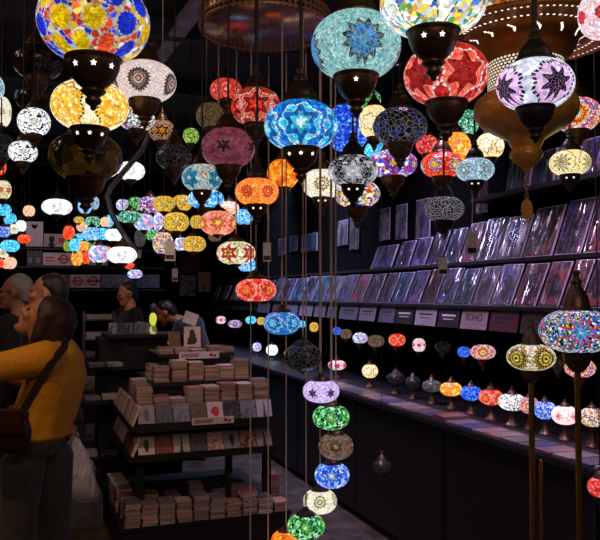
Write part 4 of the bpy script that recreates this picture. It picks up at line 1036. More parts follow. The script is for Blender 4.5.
# ------------------------------------------------------------------ floor lamps on brass poles
def pole_lamp(px, py, rx, ry, D, P, label, polex, baser=.11, cap=True):
    t = F * D / (2 * rx)
    p = at(px, py, t)
    R = D / 2
    rz = R * ry / rx
    P = dict(P); P['asp'] = round(ry / rx, 2)
    root = thing('mosaic_floor_lamp', label, 'floor lamp', (p.x, p.y, 0), face_cam(p))
    put('base', lathe_mesh('base', [(0, 0), (baser, 0), (baser, .012), (baser * .8, .025), (.03, .05), (.018, .08), (0, .08)], 28), BRASS, root)
    put('pole', ROD, BRASS, root, (0, 0, .05), scale=(.0105, .0105, p.z - rz - .05 - .5 * R))
    b = put('bowl', BOWL_HI, BRONZE, root, (0, 0, p.z - rz * .93), scale=(R * .8, R * .8, R))
    put('globe', GLOBE_HI, mosaic(P), root, (0, 0, p.z), scale=(R, R, rz))
    put('cap', CAP_HI, BRONZE, root, (0, 0, p.z + rz * .93), scale=(R * .75, R * .75, R * 1.15))


pole_lamp(577, 331, 37, 22, .25, S['milefiori'], 'tall brass floor lamp with a many-coloured chip mosaic globe', 583)
pole_lamp(531, 357, 24, 13.5, .175, S['goldblack'], 'brass floor lamp with a gold and black flower-patterned globe', 533)
p0 = onX(541, 460, 1.95)
root = thing('brass_stand', 'short thin brass stand between the two floor lamps and the counter', 'stand', (p0.x, p0.y, 0))
put('pole', ROD, BRASS, root, (0, 0, .01), scale=(.008, .008, p0.z - .01))
put('base', lathe_mesh('base', [(0, 0), (.08, 0), (.08, .01), (.02, .025), (0, .025)], 24), BRASS, root)
pendant(382, 466, 9, 7, .11, S['dim'], 'small unlit grey lamp hanging low before the black counter', hr=.0015)
pendant(600, 487, 12, 10, .092, S['redmix'], 'small red lamp hanging low at the frame edge before the counter', hr=.002)

# ------------------------------------------------------------------ book island
BX0, BX1, BY0, BY1 = .54, 1.62, 4.5, 5.75
isl = thing('book_island', 'black tiered display island stacked with booklets in the aisle', 'display stand', (1.08, 4.5, 0))


def ib(name, x0, x1, y0, y1, z0, z1, mat=BLACKWOOD):
    return put(name, boxmesh(name, (x0 - 1.08, y0 - 4.5, z0), (x1 - 1.08, y1 - 4.5, z1), 0.003), mat, isl)


ib('plinth', BX0, BX1, BY0, BY1, 0, .175)
ib('bottom_deck', BX0 - .01, BX1 + .01, BY0 - .01, BY1, .175, .2)
for x in (.64, 1.48):
    for y in (4.62, 5.6): ib('post', x, x + .05, y, y + .05, .2, .6)
ib('shelf', .592, 1.54, 4.52, 5.7, .585, .61)
ib('shelf_lip', .62, 1.54, 4.505, 4.518, .585, .63)
for z_ in (.61, .8): ib('side_lip', .585, .592, 4.52, 5.7, z_ - .025, z_ + .02)
ib('core', .72, 1.44, 4.72, 5.6, .61, .86)
ib('shelf', .592, 1.54, 4.52, 5.7, .775, .8)
ib('shelf_lip', .62, 1.54, 4.505, 4.518, .765, .82)
ib('deck', .655, 1.555, 4.66, 5.7, .865, .89)
ib('riser', .8, 1.42, 4.86, 5.6, .89, 1.0)
ib('deck', .77, 1.45, 4.83, 5.6, 1.0, 1.03)
ib('riser', .86, 1.34, 5.0, 5.5, 1.03, 1.18)
ib('deck', .83, 1.37, 4.97, 5.5, 1.18, 1.205)

# books: cover with a recessed page block; two slots
bm = bmesh.new()
box(bm, (-.5, -.5, 0), (.5, .5, .1), 0)
box(bm, (-.5, -.5, .9), (.5, .5, 1), 0)
box(bm, (-.5, .47, .1), (.5, .5, .9), 0)
box(bm, (-.485, -.485, .1), (.485, .47, .9), 1)
BOOK = mesh(bm, 'book')
BOOK.materials.append(None)
BOOK.materials.append(PAPER)
COV = [plain('book_cover', c, 0.5, 0, 0.2, 8) for c in ('#9a8478', '#b8a498', '#7a6a66', '#5c5458', '#a87868', '#c4b4a8', '#6a6672', '#8c5048')]
PAPERS = [PAPER, plain('grey_paper', '#a08c80', 0.8, 0, 0.2, 40), plain('pink_paper', '#b89484', 0.8, 0, 0.2, 40)]
NB = [0]
LAYER = ['top', 'second', 'third', 'fourth', 'fifth', 'sixth', 'seventh', 'eighth', 'ninth', 'tenth', 'eleventh', 'twelfth', 'thirteenth', 'fourteenth']


def stack(xc, yc, z0, n, w, d, th, where, group):
    z = z0
    for k in range(n):
        o = bpy.data.objects.new('book', BOOK)
        COL.objects.link(o)
        t = th * rnd.uniform(.75, 1.2)
        o.location = (xc + rnd.uniform(-.004, .004), yc + rnd.uniform(-.004, .004), z + .0004)
        o.rotation_euler = (0, 0, rnd.uniform(-.05, .05))
        o.scale = (w, d, t)
        o.material_slots[0].link = 'OBJECT'
        o.material_slots[0].material = rnd.choice(COV)
        o.material_slots[1].link = 'OBJECT'
        o.material_slots[1].material = rnd.choice(PAPERS)
        z += t + .0004
        tag(o, '%s thin book %s' % (LAYER[n - 1 - k] + (' from the top,' if n - 1 - k else ''), where), 'book', group)
        NB[0] += 1
    return z


# bottom deck: ten stacks along the front, more behind
for i, n in enumerate((9, 8, 9, 8, 10, 9, 6, 10, 6, 4)):
    stack(.605 + i * .106, 4.553, .2, n, .094, .125, .0155, 'of the %s front stack on the island bottom deck' % ORD[i], 'books on the bottom deck of the island')
for i, (x, n) in enumerate(((.61, 9), (.76, 9), (.9, 8), (1.05, 11), (1.2, 9), (1.33, 10), (1.585, 12))):
    stack(x - .005, 4.78, .2, n, .09, .125, .015, 'of the %s second-row stack on the island bottom deck' % ORD[i], 'books on the bottom deck of the island')
for i, (yy, n) in enumerate(((4.9, 9), (5.05, 8), (5.2, 9), (5.35, 8))):
    stack(.595, yy, .2, n, .1, .125, .0155, 'of the %s side stack on the island bottom deck' % ORD[i], 'books on the bottom deck of the island')
# middle deck
for i, (x, n) in enumerate(((.70, 9), (.81, 5), (.915, 4), (1.03, 8), (1.14, 9), (1.25, 10), (1.365, 9), (1.48, 11))):
    stack(x, 4.745, .89, n, .1, .14, .0135, 'of the %s front stack on the island middle deck' % ORD[i], 'books on the middle deck of the island')
for i, (yy, n) in enumerate(((4.93, 9), (5.12, 10))):
    stack(.72, yy, .89, n, .11, .13, .0135, 'of the %s side stack on the island middle deck' % ORD[i], 'books on the middle deck of the island')
for i, (x, n) in enumerate(((.835, 8), (.955, 11), (1.07, 10), (1.18, 7), (1.285, 7), (1.39, 11))):
    stack(x, 4.91, 1.03, n, .1, .13, .0125, 'of the %s stack on the island upper deck' % ORD[i], 'books on the upper deck of the island')
for i, (yy, n) in enumerate(((5.09, 8),)):
    stack(.81, yy, 1.03, n, .07, .13, .0125, 'of the side stack on the island upper deck', 'books on the upper deck of the island')
for i, (x, n) in enumerate(((.89, 4), (1.0, 3), (1.12, 2), (1.24, 4), (1.32, 3))):
    stack(x, 5.05, 1.205, n, .1, .13, .0125, 'of the %s pile on the island top' % ORD[i], 'books on the island top')


# face-out booklets
def fmat(bg, fg, acc, shape):
    g = G('booklet_art')
    x, y, z = g.xyz(g.obj())
    n = g.noise(g.obj(), 22, 3, 0.6, 0.5)
    nv = g.add(n.outputs[0], -0.5)
    X = g.add(g.mul(x, 1 / 0.045), g.mul(nv, 0.7))
    Z = g.add(g.mul(g.add(z, -0.062), 1 / 0.055), g.mul(nv, 0.7))
    if shape == 'disc': m = g.lt(g.M('SQRT', g.add(g.mul(X, X), g.mul(Z, Z))), 0.6)
    elif shape == 'tower': m = g.lt(g.add(g.M('ABSOLUTE', g.mul(X, 2.6)), g.mul(Z, 0.35)), 0.45)
    elif shape == 'figure': m = g.lt(g.M('SQRT', g.add(g.mul(g.mul(X, 1.9), g.mul(X, 1.9)), g.mul(Z, Z))), 0.75)
    else: m = g.lt(n.outputs[0], 0.46)
    m2 = g.gt(g.noise(g.obj(), 60, 2).outputs[0], 0.66)
    c = g.mix(m, bg, fg)
    c = g.mix(m2, c, acc)
    g.set(Base_Color=c, Roughness=0.35)
    return g.m


FA = [('grey', '#8a8286', '#5a5458', '#8c4444', 'figure'), ('dark grey', '#4c4a50', '#38363c', '#6a666c', 'blot'), ('blue grey', '#77747e', '#5a5862', '#9a969e', 'blot'), ('olive brown', '#5c4c3c', '#4a3c30', '#7a6850', 'blot'), ('white with red rosette', '#b4aaa8', '#b02838', '#b02838', 'disc'), ('black', '#2c2a2e', '#4a484c', '#3a383c', 'blot'), ('dim grey', '#6c686c', '#4c484c', '#8a868a', 'blot'), ('pale grey', '#9a9496', '#3c3a40', '#7a767a', 'tower')]
FB = [('white with black figure', '#c0b2a8', '#241c1c', '#a83030', 'figure'), ('rust red', '#864434', '#703828', '#94503c', 'blot'), ('white with black tower', '#b0a8a4', '#2a282c', '#8a8684', 'tower'), ('charcoal', '#54505a', '#403c44', '#6a666e', 'blot'), ('pinkish white', '#bea89c', '#9a6a60', '#c89080', 'blot'), ('grey with black figure', '#8c8688', '#28262c', '#6c686c', 'figure'), ('salmon and black', '#b07c68', '#28201e', '#c8a890', 'blot'), ('pale with black tower', '#a09894', '#2c2a30', '#787478', 'tower')]
for rowi, (arts, z, nm) in enumerate(((FA, .8, 'upper'), (FB, .61, 'lower'))):
    for i, (cn, bg, fg, acc, shp) in enumerate(arts):
        me = boxmesh('booklet', (-.052, -.004, 0), (.052, .004, .125), .001)
        o = put('booklet', me, fmat(bg, fg, acc, shp), None, (.695 + i * .11, 4.552, z + .004), (math.radians(-24), 0, rnd.uniform(-.04, .04)))
        tag(o, '%s booklet standing face out, %s along the %s island ledge' % (cn, ORD[i], nm), 'booklet', 'face-out booklets on the %s island ledge' % nm)
    for i in range(9):
        me = boxmesh('booklet', (-.0085, -.05, 0), (.0085, .05, .12), .001)
        c = ('#c8b0a0', '#b89c90', '#c0a89c', '#a08c88')[i % 4]
        o = put('booklet', me, plain('booklet_side', c, 0.6, 0, .2, 30), None, (.606 + .0 * i, 4.6 + i * .115, z + .005), (0, math.radians(22), rnd.uniform(-.04, .04)))
        tag(o, 'booklet facing sideways on the %s side ledge of the island, %s from the front' % (nm, ORD[i]), 'booklet', 'booklets on the %s side ledge' % nm)
# more cream booklets at the near side corner, seen by their page edges
for rowi, (z, nm) in enumerate(((.8, 'upper'), (.61, 'lower'))):
    pass

# strip signs on the island: white card, red lettering too small to read
REDINK = plain('red_ink', '#8e2028', 0.6)


def strip_sign(x0, x1, y, z0, z1, label):
    r = thing('shelf_sign', label, 'sign', ((x0 + x1) / 2, y, (z0 + z1) / 2))
    w, h = x1 - x0, z1 - z0
    put('card', boxmesh('card', (-w / 2, -.002, -h / 2), (w / 2, .002, h / 2), .0008), WHITECARD, r)
    q = random.Random(3)
    bm = bmesh.new()
    xx = -w * .44
    for k in range(8):
        lw = w * .05
        box(bm, (xx, -.0032, -h * .26), (xx + lw * .28, -.0021, h * .26))
        box(bm, (xx + lw * .6, -.0032, -h * .26), (xx + lw * .86, -.0021, h * .26))
        box(bm, (xx, -.0032, (h * .12 if k % 2 else -.26 * h)), (xx + lw * .86, -.0021, (h * .26 if k % 2 else -h * .1)))
        xx += lw * 1.08
    put('red_lettering', mesh(bm, 'red_lettering'), REDINK, r)
    bm = bmesh.new()
    box(bm, (w * .26, -.0032, -h * .2), (w * .33, -.0021, h * .28))
    box(bm, (w * .35, -.0032, -h * .28), (w * .42, -.0021, h * .08))
    put('red_figure', mesh(bm, 'red_figure'), REDINK, r)


A, B = onY(179, 356, 4.965), onY(219, 356, 4.965)
strip_sign(A.x, B.x, 4.965, A.z - .022, A.z + .024, 'white strip sign with red lettering on the island top edge')
A, B = onY(192, 422, 4.5), onY(234, 420, 4.5)
strip_sign(A.x, B.x, 4.5, A.z - .022, A.z + .022, 'white strip sign with red lettering on the face-out booklet ledge')
# leaning cards on top
p = onY(177, 345, 5.1)
o = put('kraft_card', boxmesh('kraft_card', (-.045, -.003, 0), (.045, .003, .11), .001), plain('kraft', '#6e5238', .7, 0, .35, 40), None, (p.x, 5.18, 1.242), (math.radians(-16), 0, .1))
tag(o, 'brown kraft card leaning on the island top beside the portrait card', 'card')
root = thing('portrait_card', 'cream card with a black portrait figure leaning on the island top', 'card', (onY(193, 345, 5.12).x, 5.14, 1.238))
root.rotation_euler = (math.radians(-14), 0, -.12)
put('card', boxmesh('card', (-.06, -.003, 0), (.06, .003, .15), .001), plain('cream_card', '#c8a88e', .7, 0, .1, 20), root)
bm = bmesh.new()
for cx, cz, rx_, rz_ in ((0, .105, .02, .024), (.002, .085, .024, .02), (0, .05, .036, .03), (-.01, .03, .03, .012)):
    m = Matrix.Translation((cx, -.0035, cz)) @ Matrix.Diagonal((rx_, .0012, rz_, 1))
    bmesh.ops.create_uvsphere(bm, u_segments=14, v_segments=8, radius=1, matrix=m)
put('printed_figure', mesh(bm, 'printed_figure'), INK, root)
root = thing('notice_card', 'tilted pale notice card on a thin stem above the island', 'card', (onY(191, 350, 5.22).x, 5.24, 1.206))
put('stem', ROD, WIRE, root, scale=(.003, .003, .2))
put('foot', lathe_mesh('foot', [(0, 0), (.03, 0), (.03, .006), (0, .006)], 16), WIRE, root)
put('card', boxmesh('card', (-.052, -.002, -.045), (.052, .002, .045), .001), WHITECARD, root, (0, -.004, .235), (math.radians(-10), math.radians(20), 0))
root = thing('tea_light_lamp', 'small glowing orange lamp between the piles behind the island', 'lamp', (onY(171, 342, 5.46).x, 5.44, 1.2055))
put('cup', lathe_mesh('cup', [(0, 0), (.02, 0), (.026, .03), (.02, .032), (0, .032)], 16), BRONZE, root)
put('glass', lathe_mesh('glass', [(.02, .03), (.03, .045), (.026, .062), (.016, .068), (0, .068)], 16), mosaic(S['redorange']), root)

# ------------------------------------------------------------------ second display behind, and paper trays
d2 = thing('rear_display', 'dark tiered display stand with papers behind the island near the vendor', 'display stand', (.85, 6.3, 0))


def db(name, x0, x1, y0, y1, z0, z1): return put(name, boxmesh(name, (x0 - .85, y0 - 6.3, z0), (x1 - .85, y1 - 6.3, z1), .003), BLACKWOOD, d2)


db('plinth', .4, 1.2, 5.95, 6.62, 0, .3)
db('deck', .38, 1.22, 5.9, 6.62, .3, .33)
db('core', .55, 1.15, 6.2, 6.6, .33, 1.25)
db('deck', .4, 1.2, 5.95, 6.6, .74, .77)
db('deck', .46, 1.2, 6.02, 6.6, 1.0, 1.03)
db('deck', .6, 1.24, 6.1, 6.62, 1.25, 1.28)
GP = [plain('grey_sheet', c, .75, 0, .2, 25) for c in ('#8e878a', '#a49c9c', '#75707a', '#b0a4a0')]
q = 0
for z, xs_, y in ((1.03, (.52, .66), 6.12), (.77, (.48, .62, .76), 6.07), (.33, (.46, .62, .78), 6.05)):
    for x in xs_:
        th = rnd.uniform(.02, .045)
        o = put('paper_pile', boxmesh('paper_pile', (-.06, -.08, 0), (.06, .08, th), .002), GP[q % 4], None, (x, y - .02, z + .0005), (0, 0, rnd.uniform(-.1, .1)))
        nm = {1.03: 'third', .77: 'second', .33: 'lowest'}[z]
        tag(o, 'block of grey papers, %s along the %s deck of the rear display' % (ORD[xs_.index(x)], nm), 'papers', 'paper blocks on the rear display')
        q += 1
for i, (x, c) in enumerate(((.66, '#8a8088'), (.73, '#3a4468'), (.8, '#807890'), (.87, '#4a5878'), (.935, '#5a5464'))):
    o = put('leaning_booklet', boxmesh('leaning_booklet', (-.035, -.004, 0), (.035, .004, .1), .001), fmat(c, '#24222a', '#9a94a0', 'blot'), None, (x, 6.2, 1.282), (math.radians(-18), 0, rnd.uniform(-.3, .3)))
    tag(o, 'small booklet leaning on the rear display top, %s from the aisle side' % ORD[i], 'booklet', 'booklets leaning on the rear display')
o = put('paper_sheet', boxmesh('paper_sheet', (-.04, -.002, 0), (.04, .002, .08), .001), WHITECARD, None, (onY(142, 320, 6.35).x, 6.35, 1.30), (math.radians(-20), .1, .1))
tag(o, 'white slip of paper propped upright on the rear display top', 'paper')
# tray tower
tx, ty = .6, 6.85
tw = thing('tray_tower', 'wire tower of pale paper trays between the crowd and the vendor', 'tray rack', (tx, ty, 0))
for x in (-.13, .13):
    for y in (-.1, .1): put('post', ROD, STEEL, tw, (x, y, 0), scale=(.007, .007, 1.46))
for i, z in enumerate((.35, .75, 1.05, 1.2, 1.38)):
    t = put('tray', boxmesh('tray', (-.125, -.11, z), (.125, .11, z + .012), .003), STEEL, tw)
    put('paper', boxmesh('paper', (-.11, -.1, z + .012), (.11, .1, z + .012 + (.05, .1, .03, .06, .04)[i]), .003), GP[(i * 3) % 4], t)
# low boxes behind the woman
for i, (px, py, w, h, t, c, lab) in enumerate(((83, 452, .26, .22, 5.1, '#4a464c', 'grey low box of magazines on the floor behind the plastic bag'), (80, 430, .2, .34, 5.42, '#5c585e', 'taller grey carton beside the rear display'), (60, 400, .24, .55, 6.6, '#3c383e', 'dark grey carton standing near the tray tower'))):
    p = at(px, py, t)
    r = thing('storage_carton', lab, 'box', (p.x, p.y, 0), .1 * i)
    put('body', boxmesh('body', (-w / 2, -.12, 0), (w / 2, .12, h), .004), plain('carton', c, .7, 0, .3, 14), r)
    put('paper', boxmesh('paper', (-w * .42, -.1, h), (w * .42, .1, h + .03), .003), GP[i % 4], r)

# ------------------------------------------------------------------ far stall with souvenir signs
SY = 9.4
fs = thing('souvenir_stall', 'dark far stall front that carries the souvenir transit signs', 'stall', (.3, SY, 0))
sx0, sx1 = onY(-30, 280, SY).x, onY(165, 280, SY).x
put('backing_panel', boxmesh('backing_panel', (sx0 - .3, .05, .9), (sx1 - .3, .09, 2.75)), RBLK, fs)
put('counter_box', boxmesh('counter_box', (sx0 - .3, .05, 0), (sx1 - .3, .5, .9)), BLACKWOOD, fs)
put('rail', boxmesh('rail', (sx0 - .3, 0.0, onY(90, 289, SY).z - .02), (sx1 - .3, .049, onY(90, 289, SY).z)), BLACKWOOD, fs)
put('rail', boxmesh('rail', (sx0 - .3, 0.0, onY(70, 266.5, SY).z - .02), (sx1 - .3, .049, onY(70, 266.5, SY).z)), BLACKWOOD, fs)
put('rail', boxmesh('rail', (sx0 - .3, 0.0, onY(50, 248, SY).z - .02), (sx1 - .3, .049, onY(50, 248, SY).z)), BLACKWOOD, fs)
SIGNW = plain('sign_white', '#c4b6ba', .5, 0, .1, 10)
RED = plain('sign_red', '#b83040', .5)
BLU = plain('sign_blue', '#2a2c58', .5)


def plate(px0, py0, px1, py1, name, label, mat=None, cat='sign'):
    A, B = onY(px0, py0, SY), onY(px1, py1, SY)
    r = thing(name, label, cat, ((A.x + B.x) / 2, SY + .035, B.z))
    w, h = B.x - A.x, A.z - B.z
    put('board', boxmesh('board', (-w / 2, -.006, 0), (w / 2, .006, h), .001), mat or SIGNW, r)
    return r, w, h


RING = lathe_mesh('roundel_ring', [(.64, -.1), (1, -.1), (1, .1), (.64, .1), (.64, -.1)], 32)


def roundel(r, x, z, s, bar):
    put('roundel_ring', RING, RED, r, (x, -.008, z), (PI / 2, 0, 0), (s, s, .02))
    put('roundel_bar', boxmesh('roundel_bar', (x - s * 1.25, -.013, z - s * .2), (x + s * 1.25, -.0102, z + s * .2)), bar, r)


r, w, h = plate(43, 252.5, 71, 265.5, 'transit_sign', 'upper souvenir transit sign with one red ring, under the orange drop lamp')
roundel(r, w * .24, h * .5, h * .38, RED)
bm = bmesh.new()
box(bm, (-w * .4, -.008, h * .55), (-w * .12, -.0062, h * .68)); box(bm, (-w * .4, -.008, h * .3), (-w * .05, -.0062, h * .4))
put('faded_text_line', mesh(bm, 'faded_text_line'), RED, r)
r, w, h = plate(71.5, 252.5, 108, 265.5, 'transit_sign', 'plain pale souvenir sign behind the coloured drop lamps')
r, w, h = plate(70, 274.5, 86, 287.5, 'transit_sign', 'lower souvenir sign with a ring and red bar, first of a pair')
roundel(r, 0, h * .5, h * .36, RED)
r, w, h = plate(86.5, 274.5, 100, 287.5, 'transit_sign', 'lower souvenir sign with a ring and blue bar, second of a pair')
roundel(r, 0, h * .5, h * .38, BLU)
r, w, h = plate(50, 274.5, 69.5, 287.5, 'souvenir_plate', 'dim grey souvenir plate before the pair of ring signs', plain('plate_grey', '#5c5458', .5, 0, .4, 14))
for i, (a, b, c) in enumerate(((101, 112, '#7a7898'), (112.5, 123, '#8a90b0'), (123.5, 136, '#8c8494'), (136.5, 148, '#5a5e78'), (148.5, 160, '#605a66'))):
    r, w, h = plate(a, 274.5, b, 287.5, 'souvenir_plate', '%s souvenir plate after the pair of ring signs' % ORD[i], fmat(c, '#3a3a58', '#a8a4b4', 'blot'), 'plate')
for i, (a, b) in enumerate(((27, 34), (34.5, 42))):
    r, w, h = plate(a, 250.5, b, 265.5, 'framed_picture', 'small dark framed picture, %s under the heart poster' % ORD[i], fmat('#3a3848', '#7078a0', '#a09cb0', 'figure'), 'picture')
r, w, h = plate(26, 221, 43, 246.5, 'heart_poster', 'pale poster with a small red heart on the far stall', plain('poster_pale', '#c8bcc4', .6, 0, .06, 5), 'poster')
bm = bmesh.new()
hp = [bm.verts.new((.022 * 16 * sin(a) ** 3 / 16, -.0075, .022 * (13 * cos(a) - 5 * cos(2 * a) - 2 * cos(3 * a) - cos(4 * a)) / 16)) for a in [2 * PI * i / 28 for i in range(28)]]
bm.faces.new(hp)
bmesh.ops.solidify(bm, geom=bm.faces[:], thickness=.001)
put('printed_heart', mesh(bm, 'printed_heart'), RED, r, (0, 0, h * .8), (0, 0, 0), (1.6, 1, 1.6))
r, w, h = plate(44, 233.5, 66, 247, 'portrait_print', 'pale print with a dark-haired head, beside the heart poster', plain('poster_grey', '#a89e9c', .6, 0, .1, 5), 'print')
bm = bmesh.new()
for cx, cz, a, b in ((-.05, .6, .17, .24), (-.05, .45, .12, .2), (-.05, .15, .2, .16)):
    bmesh.ops.create_uvsphere(bm, u_segments=14, v_segments=8, radius=1, matrix=Matrix.Translation((cx * w - w * .1, -.0065, cz * h)) @ Matrix.Diagonal((a * w * .8, .001, b * h, 1)))
put('printed_head', mesh(bm, 'printed_head'), INK, r)
put('printed_block', boxmesh('printed_block', (w * .15, -.008, h * .3), (w * .45, -.0062, h * .7)), RED, r)
# cards pinned on the far end of the rack wall
for i, (a, b, c, d_, col, lab) in enumerate(((180, 275, 196, 296, '#9a98a4', 'grey card hung on the far dark wall beside the small price tag'), (198, 272, 211, 292, '#d0a090', 'pinkish framed picture on the far dark wall beside the grey card'), (181, 255, 201, 273, '#6a2028', 'dark red framed board under the lowest yellow star lamp'), (136, 254, 152, 266, '#4a58a0', 'dark blue plate beyond the big white oval lamp'))):
    Y = 11.0
    A, B = onY(a, b, Y), onY(c, d_, Y)
    w, h = B.x - A.x, A.z - B.z
    r = thing('wall_picture', lab, 'picture', ((A.x + B.x) / 2, Y, B.z))
    put('picture', boxmesh('picture', (-w / 2 + .01, -.008, .01), (w / 2 - .01, 0, h - .01)), fmat(col, '#222028', '#b08060' if i == 1 else col, 'figure' if i == 1 else 'blot'), r)
    put('frame', boxmesh('frame', (-w / 2, 0.0005, 0), (w / 2, .02, h), .002), plain('frame_wood', col, .5, 0, .2), r)
PWX0, PWX1 = onY(132, 280, 11.03).x, onY(240, 280, 11.03).x
structure('wall_partition', boxmesh('wall_partition', (PWX0, 11.021, 0), (PWX1, 11.06, CEIL)), WALLM)

# glowing yellow figurine lamp behind the notice card
root = thing('figurine_lamp', 'small glowing yellow green lamp beside the vendor and the stooping shopper', 'lamp', at(153, 331, 6.15))
root.location.z = 1.281
put('glass', lathe_mesh('glass', [(.03, 0), (.036, .03), (.022, .07), (.032, .11), (.03, .15), (.014, .18), (0, .185)], 16), mosaic(dict(base=['#d8e048', '#a8b830', '#f0f0a0'], sc=9, g=.05, str=.8)), root)
put('finial', lathe_mesh('finial', [(.016, .178), (.03, .2), (.03, .24), (.01, .26), (0, .26)], 12), STEEL, root)


# ------------------------------------------------------------------ people
def ell(bm, c, r, rot=None):
    m = Matrix.Translation(c)
    if rot is not None: m = m @ rot.to_4x4()
    bmesh.ops.create_icosphere(bm, subdivisions=2, radius=1, matrix=m @ Matrix.Diagonal((r[0], r[1], r[2], 1)))


def chain(bm, pts, step=.35, M=None):
    """pts: (x, y, z, rx[, ry, rz]) joined into a tapering limb"""
    full = []
    for p in pts:
        p = tuple(p)
        if len(p) == 4: p = p + (p[3], p[3])
        full.append(p)
    for a, b in zip(full, full[1:]):
        L = (Vector(a[:3]) - Vector(b[:3])).length
        n = max(1, int(L / (step * max(.006, min(a[3], b[3], a[5], b[5])))))
        n = min(n, 40)
        for i in range(n + 1):
            f = i / n
            q = [x + (y - x) * f for x, y in zip(a, b)]
            c = Vector(q[:3])
            if M is not None: c = M @ c
            ell(bm, c, q[3:6], M.to_3x3() if M is not None else None)


def skin(bm, name, vox, smooth=6):
    me = bpy.data.meshes.new(name)
    bm.to_mesh(me)
    bm.free()
    o = bpy.data.objects.new('tmp', me)
    COL.objects.link(o)
    m = o.modifiers.new('r', 'REMESH')
    m.mode = 'VOXEL'
    m.voxel_size = vox
    m.use_smooth_shade = True
    s = o.modifiers.new('s', 'SMOOTH')
    s.factor = .5
    s.iterations = smooth
    bpy.context.view_layer.update()
    out = bpy.data.meshes.new_from_object(o.evaluated_get(bpy.context.evaluated_depsgraph_get()))
    out.name = name
    bpy.data.objects.remove(o)
    return out


def head_shape(bm, M, female=False):
    chain(bm, [(-.012, 0, .03, .093, .075, .088)], M=M) if False else ell(bm, M @ Vector((-.012, 0, .035)), (.094, .075, .09), M.to_3x3())
    k = .9 if female else 1.0
    chain(bm, [(.02, 0, -.005, .068, .063, .06), (.035, 0, -.055, .05 * k, .052 * k, .042), (.058, 0, -.085, .03, .032 * k, .022)], M=M)
    ell(bm, M @ Vector((.078, 0, .028)), (.016, .045, .012), M.to_3x3())
    for s in (-1, 1):
        ell(bm, M @ Vector((.06, s * .036, -.012)), (.03, .026, .024), M.to_3x3())
        ell(bm, M @ Vector((-.012, s * .077, .0)), (.018, .009, .03), M.to_3x3())
        ell(bm, M @ Vector((-.006, s * .078, -.022)), (.01, .008, .012), M.to_3x3())
    chain(bm, [(.086, 0, .022, .009, .008, .01), (.103, 0, -.008, .011, .012, .01), (.1, 0, -.016, .012, .016, .008)], M=M)
    ell(bm, M @ Vector((.086, 0, -.04)), (.011, .02, .006), M.to_3x3())
    ell(bm, M @ Vector((.084, 0, -.053)), (.011, .018, .007), M.to_3x3())
    ell(bm, M @ Vector((.08, 0, -.086)), (.016, .02, .015), M.to_3x3())


def hand(bm, wrist, direction, palm_n):
    d = Vector(direction).normalized()
    n = Vector(palm_n).normalized()
    n = (n - d * n.dot(d)).normalized()
    s = d.cross(n)
    R3 = Matrix((d, s, n)).transposed()
    M = Matrix.Translation(wrist) @ R3.to_4x4()
    chain(bm, [(.0, 0, 0, .028, .026, .02), (.045, 0, 0, .03, .038, .015), (.08, 0, .004, .02, .037, .013)], M=M)
    for i, (yy, L) in enumerate(((-.03, .062), (-.01, .072), (.01, .068), (.028, .052))):
        chain(bm, [(.085, yy, .004, .0095), (.085 + L * .45, yy, .012, .009), (.085 + L * .72, yy, .03, .0085), (.085 + L * .78, yy, .046, .0075)], M=M)
    chain(bm, [(.02, -.03, .004, .013), (.05, -.052, .018, .011), (.072, -.05, .034, .009)], M=M)


SKIN = plain('skin', '#b07a5c', .5, 0, .08, 20)
SKIN2 = plain('skin_dusky', '#8a5a40', .5, 0, .08, 20)
EYEW = plain('eye_white', '#d8d0c8', .2)
EYED = plain('eye_iris', '#20140e', .2)


def cloth(name, c, r=.8, fold=10):
    g = G(name)
    n = g.noise(g.map(g.obj(), (1, 1, .45)), fold, 3, .55, .8)
    f = g.noise(g.obj(), 160, 2)
    a = hx(c)
    g.set(Base_Color=g.ramp(f.outputs[0], [(.3, tuple(x * .8 for x in a[:3]) + (1,)), (.7, a)], 'LINEAR'), Roughness=r, Sheen_Weight=.1)
    g.L.new(g.bump(n.outputs[0], .7, .03), g.b.inputs['Normal'])
    return g.m


